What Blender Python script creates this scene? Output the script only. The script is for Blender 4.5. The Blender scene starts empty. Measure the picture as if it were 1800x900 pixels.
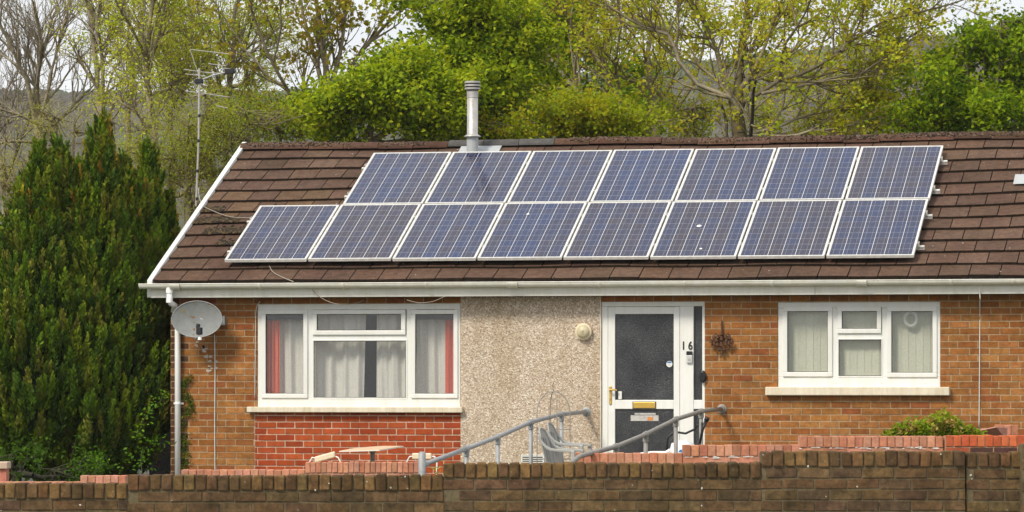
import bpy, math, random
import numpy as np
from mathutils import Vector, Matrix
R = math.radians
rnd = random.Random(7)
S = bpy.context.scene
COL = S.collection

# ------------------------------------------------------------------ camera
FPX, PHI, HOR = 6800.0, R(12.436), 668.0
CAM = Vector((13.034, -43.482, 1.111))
FW = Vector((-math.sin(PHI), math.cos(PHI), 0)); RT = Vector((math.cos(PHI), math.sin(PHI), 0))
cd = bpy.data.cameras.new('camera'); cam = bpy.data.objects.new('camera', cd); COL.objects.link(cam)
cam.location = CAM; cam.rotation_euler = (R(90), 0, PHI)
cd.sensor_width = 36; cd.lens = FPX / 1800 * 36; cd.shift_y = (HOR - 450) / 1800
cd.clip_start = 0.5; cd.clip_end = 12000
S.camera = cam

# ------------------------------------------------------------------ world, sun, exposure
SUN_EL, SUN_AZ = 45.0, -28.0           # azimuth from -Y (towards the viewer's side), negative = from the left
w = bpy.data.worlds.new('World'); S.world = w; w.use_nodes = True
nt = w.node_tree; nt.nodes.clear()
def wn(t): return nt.nodes.new(t)
sky = wn('ShaderNodeTexSky'); sky.sky_type = 'NISHITA'; sky.sun_disc = False
sky.sun_elevation = R(SUN_EL)
sdir = Vector((math.sin(R(SUN_AZ)) * math.cos(R(SUN_EL)), -math.cos(R(SUN_AZ)) * math.cos(R(SUN_EL)), math.sin(R(SUN_EL))))
sky.sun_rotation = math.atan2(sdir.x, sdir.y)
bg1 = wn('ShaderNodeBackground'); bg1.inputs[1].default_value = 0.05
nt.links.new(sky.outputs[0], bg1.inputs[0])
tc = wn('ShaderNodeTexCoord'); mp = wn('ShaderNodeMapping'); mp.inputs['Scale'].default_value = (5, 5, 22)
no = wn('ShaderNodeTexNoise'); no.inputs['Scale'].default_value = 1.3; no.inputs['Detail'].default_value = 5; no.inputs['Roughness'].default_value = .55
cr = wn('ShaderNodeValToRGB'); cr.color_ramp.elements[0].position = .3; cr.color_ramp.elements[1].position = .72
cr.color_ramp.elements[0].color = (.80, .82, .86, 1); cr.color_ramp.elements[1].color = (.98, .975, .97, 1)
bg2 = wn('ShaderNodeBackground'); bg2.inputs[1].default_value = 0.57
mx = wn('ShaderNodeMixShader'); mx.inputs[0].default_value = .88
ow = wn('ShaderNodeOutputWorld')
nt.links.new(tc.outputs['Generated'], mp.inputs[0]); nt.links.new(mp.outputs[0], no.inputs['Vector'])
nt.links.new(no.outputs[0], cr.inputs[0]); nt.links.new(cr.outputs[0], bg2.inputs[0])
nt.links.new(bg1.outputs[0], mx.inputs[1]); nt.links.new(bg2.outputs[0], mx.inputs[2]); nt.links.new(mx.outputs[0], ow.inputs[0])
sl = bpy.data.lights.new('sun', 'SUN'); sun = bpy.data.objects.new('sun', sl); COL.objects.link(sun)
sl.energy = 1.5; sl.angle = R(13); sl.color = (1, .93, .80)
sun.rotation_euler = (-sdir).to_track_quat('-Z', 'Y').to_euler(); sun.location = (0, -20, 30)
S.view_settings.view_transform = 'Standard'; S.view_settings.look = 'None'
S.view_settings.exposure = 1.1; S.view_settings.gamma = 1; S.view_settings.use_curve_mapping = False
S.render.engine = 'CYCLES'
S.cycles.max_bounces = 8; S.cycles.transparent_max_bounces = 24; S.cycles.caustics_reflective = False; S.cycles.caustics_refractive = False

# ------------------------------------------------------------------ layout helpers (all in metres; photo pixel -> point on a real plane)
def on_wall(px, py, y):
    a = (px - 900) / FPX; d = FW + RT * a; k = (y - CAM.y) / d.y
    return Vector((CAM.x + k * d.x, y, CAM.z + k * (HOR - py) / FPX))
def at_depth(px, py, D):
    return CAM + FW * D + RT * ((px - 900) / FPX * D) + Vector((0, 0, (HOR - py) / FPX * D))
def depth_for(px, X):
    # Y of the point with given X that projects at px
    lo, hi = -30.0, 10.0
    for _ in range(50):
        m = (lo + hi) / 2; d = Vector((X, m, 0)) - CAM; d.z = 0
        p = 900 + FPX * d.dot(RT) / d.dot(FW)
        # moving back (larger y) moves the point to the right
        if p < px: lo = m
        else: hi = m
    return (lo + hi) / 2

# ------------------------------------------------------------------ scene tree helpers
def tag(o, label=None, cat=None, group=None, kind=None):
    if label: o['label'] = label
    if cat: o['category'] = cat
    if group: o['group'] = group
    if kind: o['kind'] = kind
    return o
def empty(name, loc, label, cat, group=None, rz=0):
    o = bpy.data.objects.new(name, None); COL.objects.link(o); o.location = loc; o.rotation_euler = (0, 0, rz)
    o.empty_display_size = .1
    return tag(o, label, cat, group)
def mworld(o):
    m = o.matrix_basis.copy() if False else Matrix.LocRotScale(o.location, o.rotation_euler, o.scale)
    return mworld(o.parent) @ m if o.parent else m
def copy_tree(o, parent=None):
    c = o.copy(); COL.objects.link(c); c.parent = parent
    for ch in list(kids.get(o.name, [])):
        n = copy_tree(ch, c)
    return c
kids = {}
class MB:
    def __init__(s): s.v = []; s.f = []; s.c = []; s.uv = None
    def face(s, pts, col=(1, 1, 1)):
        n = len(s.v); s.v += [tuple(p) for p in pts]; s.f.append(tuple(range(n, n + len(pts)))); s.c.append(col)
    def box(s, x0, x1, y0, y1, z0, z1, col=(1, 1, 1), j=0):
        n = len(s.v)
        P = [(x0, y0, z0), (x1, y0, z0), (x1, y1, z0), (x0, y1, z0), (x0, y0, z1), (x1, y0, z1), (x1, y1, z1), (x0, y1, z1)]
        if j: P = [(a + rnd.uniform(-j, j), b + rnd.uniform(-j, j), c + rnd.uniform(-j, j)) for a, b, c in P]
        s.v += P
        for q in ((0, 1, 5, 4), (1, 2, 6, 5), (2, 3, 7, 6), (3, 0, 4, 7), (4, 5, 6, 7), (3, 2, 1, 0)):
            s.f.append(tuple(n + i for i in q)); s.c.append(col)
    def tube(s, pts, r, n=10, col=(1, 1, 1), cap=True):
        pts = [Vector(p) for p in pts]; rs = r if isinstance(r, (list, tuple)) else [r] * len(pts)
        b = len(s.v); N = None
        for i, p in enumerate(pts):
            d = (pts[min(i + 1, len(pts) - 1)] - pts[max(i - 1, 0)]).normalized()
            if N is None:
                N = d.cross(Vector((0, 0, 1)))
                if N.length < .1: N = d.cross(Vector((0, 1, 0)))
            N = (N - d * N.dot(d)).normalized(); B = d.cross(N)
            for k in range(n):
                a = 2 * math.pi * k / n; s.v.append(tuple(p + (N * math.cos(a) + B * math.sin(a)) * rs[i]))
        for i in range(len(pts) - 1):
            for k in range(n):
                a = b + i * n + k; c = b + i * n + (k + 1) % n
                s.f.append((a, c, c + n, a + n)); s.c.append(col)
        if cap:
            s.f.append(tuple(b + k for k in range(n))[::-1]); s.c.append(col)
            e = b + (len(pts) - 1) * n; s.f.append(tuple(e + k for k in range(n))); s.c.append(col)
    def lathe(s, prof, base, axis=(0, 0, 1), n=24, col=(1, 1, 1)):
        ax = Vector(axis).normalized(); N = ax.cross(Vector((0, 0, 1)))
        if N.length < .1: N = ax.cross(Vector((0, 1, 0)))
        N.normalize(); B = ax.cross(N); b = len(s.v); base = Vector(base)
        for (r, h) in prof:
            for k in range(n):
                a = 2 * math.pi * k / n; s.v.append(tuple(base + ax * h + (N * math.cos(a) + B * math.sin(a)) * max(r, 1e-4)))
        for i in range(len(prof) - 1):
            for k in range(n):
                a = b + i * n + k; c = b + i * n + (k + 1) % n
                s.f.append((a, c, c + n, a + n)); s.c.append(col)
    def build(s, name, mat, parent=None, smooth=False, bevel=0, local=False, label=None, cat=None, group=None, kind=None):
        V = np.array(s.v, dtype=np.float64)
        me = bpy.data.meshes.new(name); o = bpy.data.objects.new(name, me); COL.objects.link(o)
        if parent is not None:
            o.parent = parent; kids.setdefault(parent.name, []).append(o)
            if not local:
                M = np.array(mworld(parent).inverted()); V = V @ M[:3, :3].T + M[:3, 3]
        elif not local:
            c = (V.min(0) + V.max(0)) / 2; c[2] = V[:, 2].min(); o.location = c; V = V - c
        me.from_pydata(V.tolist(), [], s.f)
        at = me.attributes.new('Col', 'FLOAT_COLOR', 'FACE')
        c = np.ones((len(s.f), 4)); c[:, :3] = np.array(s.c); at.data.foreach_set('color', c.ravel())
        if smooth: me.polygons.foreach_set('use_smooth', [True] * len(s.f))
        me.materials.append(mat); me.update()
        if bevel:
            m = o.modifiers.new('bevel', 'BEVEL'); m.width = bevel; m.segments = 2; m.limit_method = 'ANGLE'; m.angle_limit = R(40)
        return tag(o, label, cat, group, kind)

def np_mesh(name, V, F, C, mat, parent=None, **kw):
    """V (n,3) world, F (m,k) faces, C (m,3) colours"""
    me = bpy.data.meshes.new(name); o = bpy.data.objects.new(name, me); COL.objects.link(o)
    V = np.asarray(V, dtype=np.float64)
    if parent is not None:
        o.parent = parent; kids.setdefault(parent.name, []).append(o)
        M = np.array(mworld(parent).inverted()); V = V @ M[:3, :3].T + M[:3, 3]
    else:
        c = (V.min(0) + V.max(0)) / 2; c[2] = V[:, 2].min(); o.location = c; V = V - c
    k = F.shape[1]
    me.vertices.add(len(V)); me.vertices.foreach_set('co', V.ravel())
    me.loops.add(F.size); me.loops.foreach_set('vertex_index', F.ravel().astype(np.int32))
    me.polygons.add(len(F)); me.polygons.foreach_set('loop_start', np.arange(0, F.size, k, dtype=np.int32))
    me.update(calc_edges=True)
    at = me.attributes.new('Col', 'FLOAT_COLOR', 'FACE')
    c = np.ones((len(F), 4)); c[:, :3] = C; at.data.foreach_set('color', c.ravel())
    me.materials.append(mat); me.validate()
    return tag(o, **kw)

# ------------------------------------------------------------------ materials
def new_mat(name):
    m = bpy.data.materials.new(name); m.use_nodes = True; n = m.node_tree.nodes; n.clear()
    return m, n, m.node_tree.links
def N_(n, t, **kw):
    x = n.new(t)
    for k, v in kw.items():
        if k in x.inputs: x.inputs[k].default_value = v
        else: setattr(x, k, v)
    return x
def mixc(n, l, mode, fac, a, b):
    x = n.new('ShaderNodeMix'); x.data_type = 'RGBA'; x.blend_type = mode; x.clamp_factor = True
    for inp, val in ((x.inputs[0], fac), (x.inputs[6], a), (x.inputs[7], b)):
        if hasattr(val, 'links') or hasattr(val, 'is_linked'): l.new(val, inp)
        elif isinstance(val, (int, float)): inp.default_value = val
        else: inp.default_value = (*val, 1) if len(val) == 3 else val
    return x.outputs[2]
def ramp(n, l, src, p0, p1, c0=(0, 0, 0, 1), c1=(1, 1, 1, 1)):
    r = n.new('ShaderNodeValToRGB'); r.color_ramp.elements[0].position = p0; r.color_ramp.elements[1].position = p1
    r.color_ramp.elements[0].color = c0; r.color_ramp.elements[1].color = c1; l.new(src, r.inputs[0]); return r.outputs[0]
def coords(n, l, scale=(1, 1, 1), which='Object'):
    t = n.new('ShaderNodeTexCoord'); m = n.new('ShaderNodeMapping'); m.inputs['Scale'].default_value = scale
    l.new(t.outputs[which], m.inputs[0]); return m.outputs[0]
def noise(n, l, co, sc, det=4, rough=.6, dist=0):
    x = N_(n, 'ShaderNodeTexNoise', Scale=sc, Detail=det, Roughness=rough, Distortion=dist); l.new(co, x.inputs['Vector']); return x.outputs[0]
def finish(m, n, l, col, rough=.85, bump=None, bs=.3, bd=.01, spec=.3, metal=0):
    p = n.new('ShaderNodeBsdfPrincipled'); o = n.new('ShaderNodeOutputMaterial'); l.new(p.outputs[0], o.inputs[0])
    if hasattr(col, 'is_linked'): l.new(col, p.inputs['Base Color'])
    else: p.inputs['Base Color'].default_value = (*col, 1)
    if hasattr(rough, 'is_linked'): l.new(rough, p.inputs['Roughness'])
    else: p.inputs['Roughness'].default_value = rough
    p.inputs['Specular IOR Level'].default_value = spec; p.inputs['Metallic'].default_value = metal
    if bump is not None:
        b = N_(n, 'ShaderNodeBump', Strength=bs, Distance=bd); l.new(bump, b.inputs['Height']); l.new(b.outputs[0], p.inputs['Normal'])
    return m
def attr(n): 
    a = n.new('ShaderNodeAttribute'); a.attribute_name = 'Col'; return a.outputs['Color']

def mat_brick(name, dark=(.4, .38, .35), lo=.42, hi=.75, stain=None, sfac=.5, fine=.35, spots=0, stain_scale=(.9, .9, 1.5), mott=.3):
    m, n, l = new_mat(name); co = coords(n, l); c = attr(n)
    f1 = noise(n, l, co, 45, 5, .7); c = mixc(n, l, 'MULTIPLY', fine * 2, c, ramp(n, l, f1, .3, .7, (.72, .7, .68, 1), (1.18, 1.15, 1.12, 1)))
    f6 = noise(n, l, co, 13, 6, .75, .4); c = mixc(n, l, 'MULTIPLY', mott, c, ramp(n, l, f6, .36, .64, (.35, .33, .32, 1), (1.5, 1.45, 1.35, 1)))
    f2 = noise(n, l, coords(n, l, stain_scale), 1.6, 5, .65)
    c = mixc(n, l, 'MULTIPLY', ramp(n, l, f2, lo, hi), c, dark)
    if stain:
        f3 = noise(n, l, co, 7, 6, .75, .3); c = mixc(n, l, 'MIX', ramp(n, l, f3, .58, .72, (0, 0, 0, 1), (sfac, sfac, sfac, 1)), c, stain)
    if spots:
        f4 = noise(n, l, co, 26, 3, .6); c = mixc(n, l, 'MIX', ramp(n, l, f4, .70, .74, (0, 0, 0, 1), (spots,) * 3 + (1,)), c, (.55, .53, .42))
    return finish(m, n, l, c, .92, f1, .5, .006, .2)
M = {}
M['brick_orange'] = mat_brick('orange_brick', dark=(.66, .62, .60), fine=.4, mott=.38)
M['brick_red'] = mat_brick('red_brick', dark=(.74, .68, .7), fine=.2, mott=.25)
M['brick_brown'] = mat_brick('brown_brick', dark=(.5, .52, .5), lo=.4, hi=.65, stain=(.055, .06, .022), sfac=.6, fine=.5, spots=.6, mott=.7)
M['brick_pink'] = mat_brick('pink_brick', dark=(.8, .72, .68), stain=(.55, .42, .36), sfac=.35, fine=.3)
M['mortar'] = mat_brick('mortar', dark=(.7, .66, .6), fine=.3)
M['mortar_dark'] = mat_brick('mossy_mortar', dark=(.5, .5, .45), fine=.5, stain=(.08, .1, .02), sfac=.8)
M['tile'] = mat_brick('roof_tile', dark=(.7, .68, .66), lo=.4, hi=.7, stain=(.045, .03, .018), sfac=.6, fine=.5, spots=.25, mott=.45)
M['ridge'] = mat_brick('ridge_tile', dark=(.6, .6, .6), stain=(.035, .02, .015), sfac=.9, fine=.6, spots=.4)
def plain(name, col, rough=.5, var=.12, sc=8, bump=0, metal=0, spec=.4, vc=False, streak=None):
    m, n, l = new_mat(name); co = coords(n, l); f = noise(n, l, co, sc, 5, .65)
    base = mixc(n, l, 'MULTIPLY', 1.0, attr(n), col) if vc else col
    c = mixc(n, l, 'MULTIPLY', 1.0, base, ramp(n, l, f, .3, .7, (1 - var,) * 3 + (1,), (1 + var * .5,) * 3 + (1,)))
    if streak: c = mixc(n, l, 'MULTIPLY', 1.0, c, ramp(n, l, noise(n, l, coords(n, l, (5, 5, .7)), 2.0, 6, .75), .42, .66, (1, 1, 1, 1), (*streak, 1)))
    return finish(m, n, l, c, rough, f if bump else None, bump, .005, spec, metal)
M['upvc'] = plain('white_upvc', (.82, .82, .79), .35, .04, 3, streak=(.93, .92, .88))
M['fascia'] = plain('fascia_upvc', (.80, .78, .71), .45, .10, 2.5, streak=(.90, .89, .83))
M['gutter'] = plain('gutter_upvc', (.84, .82, .75), .4, .12, 4, streak=(.90, .89, .82))
M['pipe'] = plain('white_pipe', (.93, .93, .92), .4, .05, 4)
M['sill'] = plain('painted_sill', (.78, .70, .56), .7, .1, 9, .2, streak=(.80, .76, .66))
M['alu'] = plain('aluminium', (.62, .62, .60), .45, .18, 12, 0, .35)
M['steel'] = plain('flue_steel', (.52, .50, .47), .42, .28, 9, 0, .55)
M['galv'] = plain('galvanised_steel', (.36, .37, .375), .6, .22, 18, .15, .25)
M['galv2'] = plain('weathered_galvanised_steel', (.31, .295, .27), .65, .25, 18, .15, .2)
M['plastic_grey'] = plain('grey_plastic', (.37, .37, .35), .5, .1, 8)
M['black'] = plain('black_plastic', (.015, .015, .017), .4, .2, 8)
M['brass'] = plain('brass', (.70, .45, .10), .35, .1, 20, 0, .6)
M['white_bag'] = plain('white_plastic_bag', (.78, .79, .80), .5, .08, 10)
M['blue'] = plain('blue_print', (.05, .2, .5), .5)
M['orange'] = plain('orange_print', (.7, .25, .05), .5)
M['paper'] = plain('paper', (.55, .53, .5), .7, .3, 30)
M['cable'] = plain('cable_white', (.7, .68, .62), .6)
M['cable_thin'] = plain('cable_beige', (.38, .33, .27), .6)
M['cable_dark'] = plain('cable_dark', (.16, .12, .09), .6)
M['iron'] = plain('rusty_iron', (.10, .045, .022), .8, .4, 30, .3)
M['lamp_glass'] = plain('cream_lamp_glass', (.62, .54, .36), .4, .15, 20)
M['wood'] = plain('pale_wood', (.66, .46, .29), .55, .12, 10)
M['cream'] = plain('cream_plastic', (.78, .66, .47), .5, .06, 10)
M['soffit'] = plain('soffit', (.14, .085, .045), .8)
M['dark'] = plain('dark_interior', (.03, .03, .035), .9)
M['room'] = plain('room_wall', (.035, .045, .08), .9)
M['concrete'] = plain('concrete', (.33, .31, .28), .9, .25, 6, .3)
M['slate'] = plain('dark_ridge', (.075, .07, .065), .75, .4, 14, .3)
M['lead'] = plain('lead_sheet', (.42, .44, .45), .6, .15, 6)
M['stone_cap'] = plain('stone_cap', (.55, .42, .32), .85, .2, 12, .3)
M['net'] = None
def cloth(name, col, trans=.25):
    m, n, l = new_mat(name); co = coords(n, l); f = noise(n, l, co, 60, 2, .5)
    c = mixc(n, l, 'MULTIPLY', 1.0, mixc(n, l, 'MULTIPLY', 1.0, attr(n), col), ramp(n, l, f, .3, .7, (.9, .9, .9, 1), (1.05, 1.05, 1.05, 1)))
    d = n.new('ShaderNodeBsdfDiffuse'); t = n.new('ShaderNodeBsdfTranslucent'); x = n.new('ShaderNodeMixShader'); x.inputs[0].default_value = trans
    o = n.new('ShaderNodeOutputMaterial'); l.new(c, d.inputs[0]); l.new(c, t.inputs[0]); l.new(d.outputs[0], x.inputs[1]); l.new(t.outputs[0], x.inputs[2]); l.new(x.outputs[0], o.inputs[0])
    return m
M['net'] = cloth('net_curtain', (.80, .77, .71)); M['redcloth'] = cloth('red_curtain', (.78, .16, .10)); M['blindcloth'] = cloth('blind_cloth', (.72, .72, .58))
# window glass: fresnel mix of clear and mirror
m, n, l = new_mat('window_glass'); co = coords(n, l)
tr = n.new('ShaderNodeBsdfTransparent'); tr.inputs[0].default_value = (.98, .985, .98, 1)
gl = N_(n, 'ShaderNodeBsdfGlossy', Roughness=.02); fr = N_(n, 'ShaderNodeLayerWeight', Blend=.5)
bp = N_(n, 'ShaderNodeBump', Strength=.12, Distance=.02); l.new(noise(n, l, co, 2.2, 1, .3, .6), bp.inputs['Height']); l.new(bp.outputs[0], gl.inputs['Normal'])
pw_ = N_(n, 'ShaderNodeMath', operation='POWER'); pw_.inputs[1].default_value = 5; l.new(fr.outputs['Facing'], pw_.inputs[0])
mt = N_(n, 'ShaderNodeMath', operation='MULTIPLY_ADD'); mt.inputs[1].default_value = .94; mt.inputs[2].default_value = .05; l.new(pw_.outputs[0], mt.inputs[0])
x = n.new('ShaderNodeMixShader'); o = n.new('ShaderNodeOutputMaterial')
l.new(mt.outputs[0], x.inputs[0]); l.new(tr.outputs[0], x.inputs[1]); l.new(gl.outputs[0], x.inputs[2]); l.new(x.outputs[0], o.inputs[0]); M['glass'] = m
# obscured door glass
m, n, l = new_mat('textured_dark_glass'); co = coords(n, l); f = noise(n, l, co, 75, 3, .7)
c = mixc(n, l, 'MIX', ramp(n, l, f, .45, .7), (.025, .027, .03), (.085, .085, .085))
c = mixc(n, l, 'MULTIPLY', 1.0, c, ramp(n, l, noise(n, l, co, 2.2, 4, .6), .35, .65, (.55, .55, .58, 1), (1.5, 1.5, 1.5, 1)))  # uneven reflection painted into the glass colour as broad noise
M['door_glass'] = finish(m, n, l, c, .18, f, .9, .006, .5)
# pebbledash
m, n, l = new_mat('pebbledash'); co = coords(n, l)
v = N_(n, 'ShaderNodeTexVoronoi', Scale=72.0); l.new(co, v.inputs['Vector'])
sp = n.new('ShaderNodeSeparateColor'); l.new(v.outputs['Color'], sp.inputs[0])
cr_ = n.new('ShaderNodeValToRGB'); e = cr_.color_ramp; e.interpolation = 'CONSTANT'
e.elements[0].position = 0; e.elements[0].color = (.24, .165, .11, 1); e.elements[1].position = .14; e.elements[1].color = (.42, .33, .24, 1)
for p_, c_ in ((.36, (.58, .47, .35, 1)), (.58, (.50, .40, .30, 1)), (.76, (.80, .69, .57, 1)), (.9, (.85, .80, .70, 1))):
    q = e.elements.new(p_); q.color = c_
l.new(sp.outputs[0], cr_.inputs[0])
c = mixc(n, l, 'MIX', .35, cr_.outputs[0], (.64, .52, .41))
f2 = noise(n, l, coords(n, l, (1.6, 1, .55)), 1.6, 6, .7); c = mixc(n, l, 'MULTIPLY', ramp(n, l, f2, .42, .68), c, (.80, .76, .69))
mpz = n.new('ShaderNodeTexCoord'); sx = n.new('ShaderNodeSeparateXYZ'); l.new(mpz.outputs['Object'], sx.inputs[0])
f5 = noise(n, l, co, 5, 5, .7)
ad = N_(n, 'ShaderNodeMath', operation='MULTIPLY_ADD'); ad.inputs[1].default_value = .35; l.new(f5, ad.inputs[0]); l.new(sx.outputs[2], ad.inputs[2])
c = mixc(n, l, 'MULTIPLY', ramp(n, l, ad.outputs[0], 2.35, 2.58), c, (.60, .55, .46))    # blotchy darker band towards the top of the wall
M['dash'] = finish(m, n, l, c, .95, v.outputs['Distance'], .7, .01, .2)
m, n, l = new_mat('grey_pebbledash'); co = coords(n, l); v = N_(n, 'ShaderNodeTexVoronoi', Scale=60.0); l.new(co, v.inputs['Vector'])
M['greydash'] = finish(m, n, l, mixc(n, l, 'MULTIPLY', .6, (.30, .29, .28), v.outputs['Color']), .95, v.outputs['Distance'], .7, .01, .2)
# solar cells (local metres: x 0..0.99, y 0..1.65)
m, n, l = new_mat('solar_cells'); t = n.new('ShaderNodeTexCoord'); s3 = n.new('ShaderNodeSeparateXYZ'); l.new(t.outputs['Object'], s3.inputs[0])
def mth(op, a, b=None, c=None):
    x = n.new('ShaderNodeMath'); x.operation = op
    for i, v_ in enumerate((a, b, c)):
        if v_ is None: continue
        if hasattr(v_, 'is_linked'): l.new(v_, x.inputs[i])
        else: x.inputs[i].default_value = v_
    return x.outputs[0]
PW, PL = .99, 1.65; CX = (PW - .05) / 6; CY = (PL - .05) / 10
ux = mth('DIVIDE', mth('SUBTRACT', s3.outputs[0], .025), CX); uy = mth('DIVIDE', mth('SUBTRACT', s3.outputs[1], .025), CY)
def line(u, width):   # 1 near integer values of u
    fr_ = mth('ABSOLUTE', mth('SUBTRACT', mth('FRACT', mth('ADD', u, .5)), .5)); return mth('LESS_THAN', fr_, width)
colgap = line(ux, .0145); rowgap = line(uy, .014)
bus = mth('MAXIMUM', line(mth('ADD', ux, .27), .011), line(mth('SUBTRACT', ux, .27), .011))
oi = n.new('ShaderNodeObjectInfo'); cmb = n.new('ShaderNodeCombineXYZ')
l.new(mth('ADD', mth('FLOOR', ux), mth('MULTIPLY', oi.outputs['Random'], 57)), cmb.inputs[0]); l.new(mth('FLOOR', uy), cmb.inputs[1])
wnn = n.new('ShaderNodeTexWhiteNoise'); wnn.noise_dimensions = '3D'; l.new(cmb.outputs[0], wnn.inputs['Vector'])
cmc = n.new('ShaderNodeCombineXYZ'); l.new(mth('ADD', mth('FLOOR', ux), mth('MULTIPLY', oi.outputs['Random'], 91)), cmc.inputs[0])
wnc = n.new('ShaderNodeTexWhiteNoise'); wnc.noise_dimensions = '3D'; l.new(cmc.outputs[0], wnc.inputs['Vector'])
tone = mth('ADD', mth('MULTIPLY', wnn.outputs[0], .28), mth('ADD', mth('MULTIPLY', wnc.outputs[0], .34), mth('MULTIPLY', oi.outputs['Random'], .38)))
c = ramp(n, l, tone, .15, .85, (.022, .018, .036, 1), (.004, .022, .092, 1))
vc = N_(n, 'ShaderNodeTexVoronoi', Scale=55.0); l.new(t.outputs['Object'], vc.inputs['Vector'])
sc_ = n.new('ShaderNodeSeparateColor'); l.new(vc.outputs['Color'], sc_.inputs[0])
c = mixc(n, l, 'MULTIPLY', 1.0, c, ramp(n, l, sc_.outputs[0], 0, 1, (.7, .7, .75, 1), (1.5, 1.4, 1.3, 1)))
c = mixc(n, l, 'MIX', mth('MULTIPLY', bus, .5), c, (.34, .35, .40)); c = mixc(n, l, 'MIX', mth('MULTIPLY', rowgap, .75), c, (.36, .38, .46)); c = mixc(n, l, 'MIX', colgap, c, (.78, .78, .76))
ax_ = mth('ABSOLUTE', mth('SUBTRACT', s3.outputs[0], PW / 2)); ay_ = mth('ABSOLUTE', mth('SUBTRACT', s3.outputs[1], PL / 2))
edge = mth('MAXIMUM', mth('GREATER_THAN', ax_, PW / 2 - .0245), mth('GREATER_THAN', ay_, PL / 2 - .0245)); c = mixc(n, l, 'MIX', edge, c, (.72, .72, .70))
dirt = noise(n, l, t.outputs['Object'], 3.0, 6, .7); c = mixc(n, l, 'MIX', ramp(n, l, dirt, .35, .8, (.01, .01, .01, 1), (.07, .07, .07, 1)), c, (.30, .27, .24))
M['cells'] = finish(m, n, l, c, .14, None, spec=.30)
# satellite dish
m, n, l = new_mat('dish_metal'); co = coords(n, l); f = noise(n, l, co, 9, 6, .7)
c = mixc(n, l, 'MIX', ramp(n, l, noise(n, l, co, 6, 6, .8), .58, .70, (0, 0, 0, 1), (.7, .7, .7, 1)), mixc(n, l, 'MULTIPLY', 1.0, (.22, .232, .23), ramp(n, l, f, .3, .7, (.8, .8, .78, 1), (1.1, 1.1, 1.1, 1))), (.33, .16, .05))
M['dish'] = finish(m, n, l, c, .6)
def leafmat(name, trans=.35, rough=.5, gain=(1, 1, 1)):
    m, n, l = new_mat(name); c = mixc(n, l, 'MULTIPLY', 1.0, attr(n), gain)
    p = N_(n, 'ShaderNodeBsdfPrincipled', Roughness=rough); p.inputs['Specular IOR Level'].default_value = .12; l.new(c, p.inputs['Base Color'])
    t = n.new('ShaderNodeBsdfTranslucent'); l.new(mixc(n, l, 'MULTIPLY', 1.0, c, (1.25, 1.2, .6)), t.inputs[0])
    x = n.new('ShaderNodeMixShader'); x.inputs[0].default_value = trans; o = n.new('ShaderNodeOutputMaterial')
    l.new(p.outputs[0], x.inputs[1]); l.new(t.outputs[0], x.inputs[2]); l.new(x.outputs[0], o.inputs[0]); return m
M['leaf'] = leafmat('leaf', .5, .6, (1.16, 1.26, .8)); M['needle'] = leafmat('conifer_foliage', .15, .6)
M['bark'] = plain('bark', (1, 1, 1), .9, .45, 14, .5, vc=True)
m, n, l = new_mat('moss'); co = coords(n, l)
M['moss'] = finish(m, n, l, attr(n), .95)
m, n, l = new_mat('ground_soil'); co = coords(n, l); f = noise(n, l, co, .6, 8, .7)
M['ground'] = finish(m, n, l, mixc(n, l, 'MIX', ramp(n, l, f, .4, .6), (.05, .045, .025), (.06, .085, .025)), .95, f, .5, .05)
m, n, l = new_mat('hill_woods'); co = coords(n, l); f = noise(n, l, co, .012, 5, .6); g = noise(n, l, co, .16, 6, .7)
c = mixc(n, l, 'MIX', ramp(n, l, f, .42, .58), (.085, .075, .055), (.060, .080, .035))
c = mixc(n, l, 'MULTIPLY', 1.0, c, ramp(n, l, g, .3, .7, (.45, .45, .45, 1), (1.5, 1.4, 1.3, 1)))
M['hill'] = finish(m, n, l, c, .95)
M['asphalt'] = plain('asphalt', (.05, .05, .052), .9, .3, 30, .3)

# ------------------------------------------------------------------ ground, road, hills
mb = MB(); prof = [(-70, -.62), (-22, -.62), (-16, -.55), (-9, -.42), (-6, -.33), (6, -.33), (20, -.6), (60, -1.2), (200, -6), (5000, -12)]
for (a, za), (b_, zb) in zip(prof, prof[1:]): mb.face([(-2500, a, za), (2500, a, za), (2500, b_, zb), (-2500, b_, zb)])
mb.build('ground', M['ground'], kind='structure')
ang = PHI
def loc_frame(D, px=900): return at_depth(px, HOR, D) - Vector((0, 0, CAM.z))
mb = MB(); a = at_depth(900, HOR, 17.5); 
P = [a + RT * sx * 60 + FW * sy * 2.75 for sx, sy in ((-1, -1), (1, -1), (1, 1), (-1, 1))]
mb.face([(p.x, p.y, -.612) for p in P]); mb.build('road', M['asphalt'], kind='structure')
mb = MB(); c0 = at_depth(900, HOR, 23.6)
b0 = len(mb.v)
for sx, sy, z in ((-1, -1, -.62), (1, -1, -.62), (1, 1, -.62), (-1, 1, -.62), (-1, -1, -.5), (1, -1, -.5), (1, 1, -.5), (-1, 1, -.5)):
    p = c0 + RT * sx * 60 + FW * sy * 3.2; mb.v.append((p.x, p.y, z))
for q in ((0, 1, 5, 4), (1, 2, 6, 5), (2, 3, 7, 6), (3, 0, 4, 7), (4, 5, 6, 7)): mb.f.append(q); mb.c.append((1, 1, 1))
mb.build('pavement', M['concrete'], kind='structure')
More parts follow.
